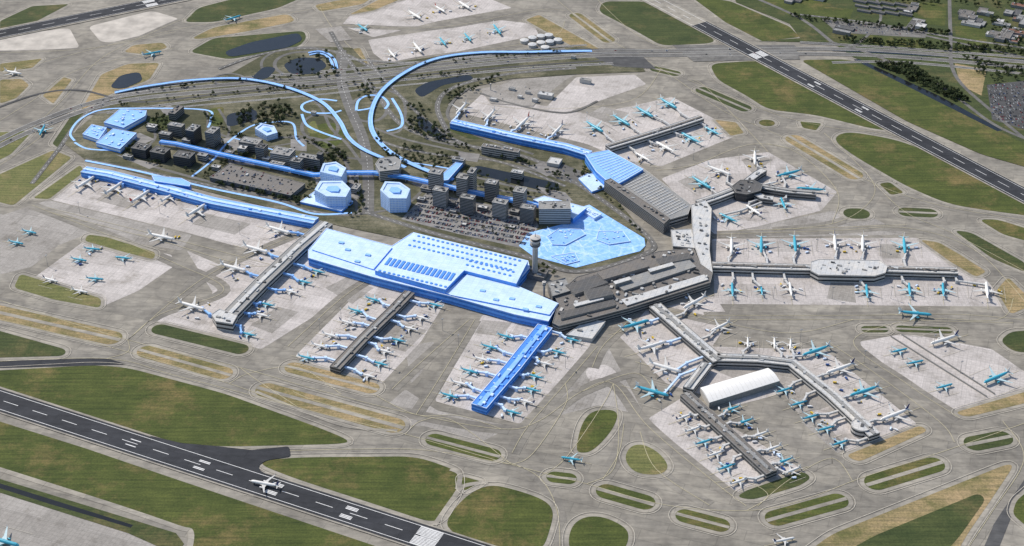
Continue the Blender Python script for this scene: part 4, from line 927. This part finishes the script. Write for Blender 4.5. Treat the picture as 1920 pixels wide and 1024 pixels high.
# ---------------------------------------------------------------- trees
TM=[]
for t in range(4):
    V=[];Fc=[];I=[]
    hh=U(3,4.5); 
    def limb(a,b,r0,r1):
        d=(b-a).normalized(); x=d.orthogonal().normalized(); y=d.cross(x); k=len(V)
        for pt,r in ((a,r0),(b,r1)):
            for i in range(5): an=2*math.pi*i/5; V.append(pt+x*r*math.cos(an)+y*r*math.sin(an))
        for i in range(5): j=(i+1)%5; Fc.append((k+i,k+j,k+5+j,k+5+i)); I.append(0)
    top=Vector((0,0,hh)); limb(Vector((0,0,0)),top,.35,.22); cl=[]
    for i in range(6):
        an=i*1.05+U(-.3,.3); e=top+Vector((math.cos(an)*U(1.4,3),math.sin(an)*U(1.4,3),U(.8,4.5))); limb(top,e,.16,.06); cl.append((e,U(1.3,2.2)))
    cl.append((top+Vector((0,0,4.5)),2)); 
    for e,r in cl:
        lt=R()<.45
        for k in range(26):
            d=Vector((random.gauss(0,1),random.gauss(0,1),random.gauss(0,1))).normalized(); ctr=e+d*r*U(.5,1.1)
            x=Vector((random.gauss(0,1),random.gauss(0,1),random.gauss(0,1))).normalized(); y=x.orthogonal().normalized(); s=U(.35,.75); b=len(V)
            V+= [ctr-x*s-y*s*.6,ctr+x*s-y*s*.7,ctr+x*s*.8+y*s,ctr-x*s*.9+y*s*.7]; Fc.append((b,b+1,b+2,b+3)); I.append(2 if (lt and R()<.8) or R()<.15 else 1)
    TM.append(mesh('tree',V,Fc,[MT['bark'],MT['l1'],MT['l2']],I))
cnt=0; far=[[] for _ in range(4)]
def trees(px,n,stuff=False,s=(.7,1.25)):
    global cnt
    p=GP(px); xs=[q.x for q in p]; ys=[q.y for q in p]; k=0;t=0
    while k<n and t<n*20:
        t+=1; q=(U(min(xs),max(xs)),U(min(ys),max(ys)))
        if not inside(q,p): continue
        k+=1; sc=U(*s)
        if stuff or cnt>=298: far[random.randrange(4)].append((q[0],q[1],1.0,U(0,6),sc)); continue
        cnt+=1; o=obj('tree',random.choice(TM),label='leafy green broadleaf tree in the landside planting',category='tree',group='landside trees'); o.location=(q[0],q[1],1.0); o.rotation_euler=(0,0,U(0,6)); o.scale=(sc,sc,sc*U(.85,1.15))
def treeline(px,n,j=6,stuff=False):
    global cnt
    ln=smoothline([G(*p).xy for p in px],8)
    for k in range(n):
        i=random.randrange(len(ln)-1); q=ln[i].lerp(ln[i+1],R())+Vector((U(-j,j),U(-j,j))); sc=U(.6,1.1)
        if stuff or cnt>=298: far[random.randrange(4)].append((q.x,q.y,1.0,U(0,6),sc)); continue
        cnt+=1; o=obj('tree',random.choice(TM),label='leafy green tree standing beside a road',category='tree',group='landside trees'); o.location=(q.x,q.y,1.0); o.rotation_euler=(0,0,U(0,6)); o.scale=(sc,)*3
trees([(555,385),(580,345),(600,330),(610,345),(575,390)],14); trees([(640,395),(665,380),(690,395),(660,410)],8)
trees([(755,318),(800,290),(860,292),(850,312),(800,322)],20); trees([(1060,322),(1095,315),(1115,335),(1075,345)],8)
trees([(990,355),(1040,350),(1060,368),(1010,372)],12); trees([(380,330),(420,300),(470,285),(450,305),(400,340)],16)
trees([(560,330),(600,305),(650,300),(640,325)],14); trees([(1000,500),(1040,505),(1060,520),(1015,522)],10)
treeline([(700,310),(760,300),(860,318),(960,345),(1060,365)],30); treeline([(250,295),(330,318),(500,362),(560,378)],26); treeline([(1090,300),(1120,350),(1200,440)],14)
trees([(440,240),(450,205),(530,190),(560,225),(500,240)],70,s=(.9,1.5)); trees([(265,240),(300,215),(330,225),(300,250)],18)
trees([(740,300),(745,270),(800,280),(790,300)],16); trees([(655,185),(680,160),(720,165),(690,190)],12)
trees([(790,385),(850,400),(980,425),(970,450),(870,430),(780,405)],26,True,(.4,.7))
treeline([(230,178),(430,155),(640,140),(860,117),(1060,98)],45,5,True); treeline([(215,200),(420,178),(640,160),(900,135)],45,5,True)
trees([(755,230),(770,190),(800,205),(850,262),(800,262)],50,True); trees([(600,285),(640,285),(660,300),(600,300)],30,True)
trees([(820,180),(880,155),(950,140),(900,165),(840,200)],30,True); trees([(540,110),(620,95),(640,150),(560,150)],24,True)
treeline([(400,345),(470,360),(560,382)],30,5,True); treeline([(620,300),(660,330),(680,380)],24,5,True); treeline([(760,240),(860,275),(960,300),(1060,335)],60,6,True); treeline([(380,215),(430,250),(460,262)],30,6,True)
treeline([(230,300),(250,270),(240,285)],14,5,True); treeline([(700,240),(720,280),(760,310)],24,6,True); treeline([(500,255),(560,262),(620,280)],24,5,True); treeline([(800,335),(900,350),(1000,370)],40,5,True); treeline([(410,262),(440,290),(500,300)],24,6,True)
trees([(1640,122),(1700,122),(1820,190),(1800,196),(1700,150)],240,True,(.9,1.4))
trees([(1600,-30),(1930,-40),(1930,16),(1780,12),(1620,5)],200,True,(.8,1.3)); trees([(1560,72),(1780,83),(1930,98),(1930,106),(1600,84)],180,True)
trees([(1800,105),(1930,130),(1930,150),(1850,158)],80,True); trees([(1480,30),(1780,60),(1780,68),(1500,38)],90,True); trees([(1855,30),(1930,60),(1930,95),(1860,90)],60,True)
for k in range(4):
    if far[k]: stamp(TM[k],far[k],'distant_woodland',[MT['bark'],MT['l1'],MT['l2']],label='distant mass of dark green trees',category='trees')
for nm,v,f,m in (('taxiway_marking',YV,YF,'yellow'),('white_marking',WV,WF,'white'),('edge_marking',EV,EF,'edge')):
    obj(nm,mesh(nm,v,f,[MT[m]]),kind='structure')
for r,ps,L in PROTO.values():
    for o in [r]+ps: bpy.data.objects.remove(o)
# ---------------------------------------------------------------- light, camera
w=bpy.data.worlds.new('World'); scene.world=w; w.use_nodes=True; nt=w.node_tree
sky=nt.nodes.new('ShaderNodeTexSky'); sky.sky_type='NISHITA'; sky.sun_disc=False
EL=math.radians(47); sdir=Vector((-.80,.60)).normalized()
sky.sun_elevation=EL; sky.sun_rotation=math.atan2(sdir.x,sdir.y); sky.altitude=100
nt.links.new(sky.outputs[0],nt.nodes['Background'].inputs[0]); nt.nodes['Background'].inputs[1].default_value=.15
sl=bpy.data.lights.new('sun','SUN'); sl.energy=4.5; sl.angle=math.radians(.5); sl.color=(1,.94,.85)
so=bpy.data.objects.new('sun',sl); COL.objects.link(so)
sv=Vector((sdir.x*math.cos(EL),sdir.y*math.cos(EL),math.sin(EL))); so.rotation_euler=sv.to_track_quat('Z','Y').to_euler()
cd=bpy.data.cameras.new('camera'); cam=bpy.data.objects.new('camera',cd); COL.objects.link(cam); scene.camera=cam
cam.location=(0,-Y0,H); cam.rotation_euler=(math.pi/2-P,0,0)
cd.sensor_width=36; cd.lens=F/1920*36; cd.clip_start=10; cd.clip_end=60000
scene.view_settings.view_transform='Standard'
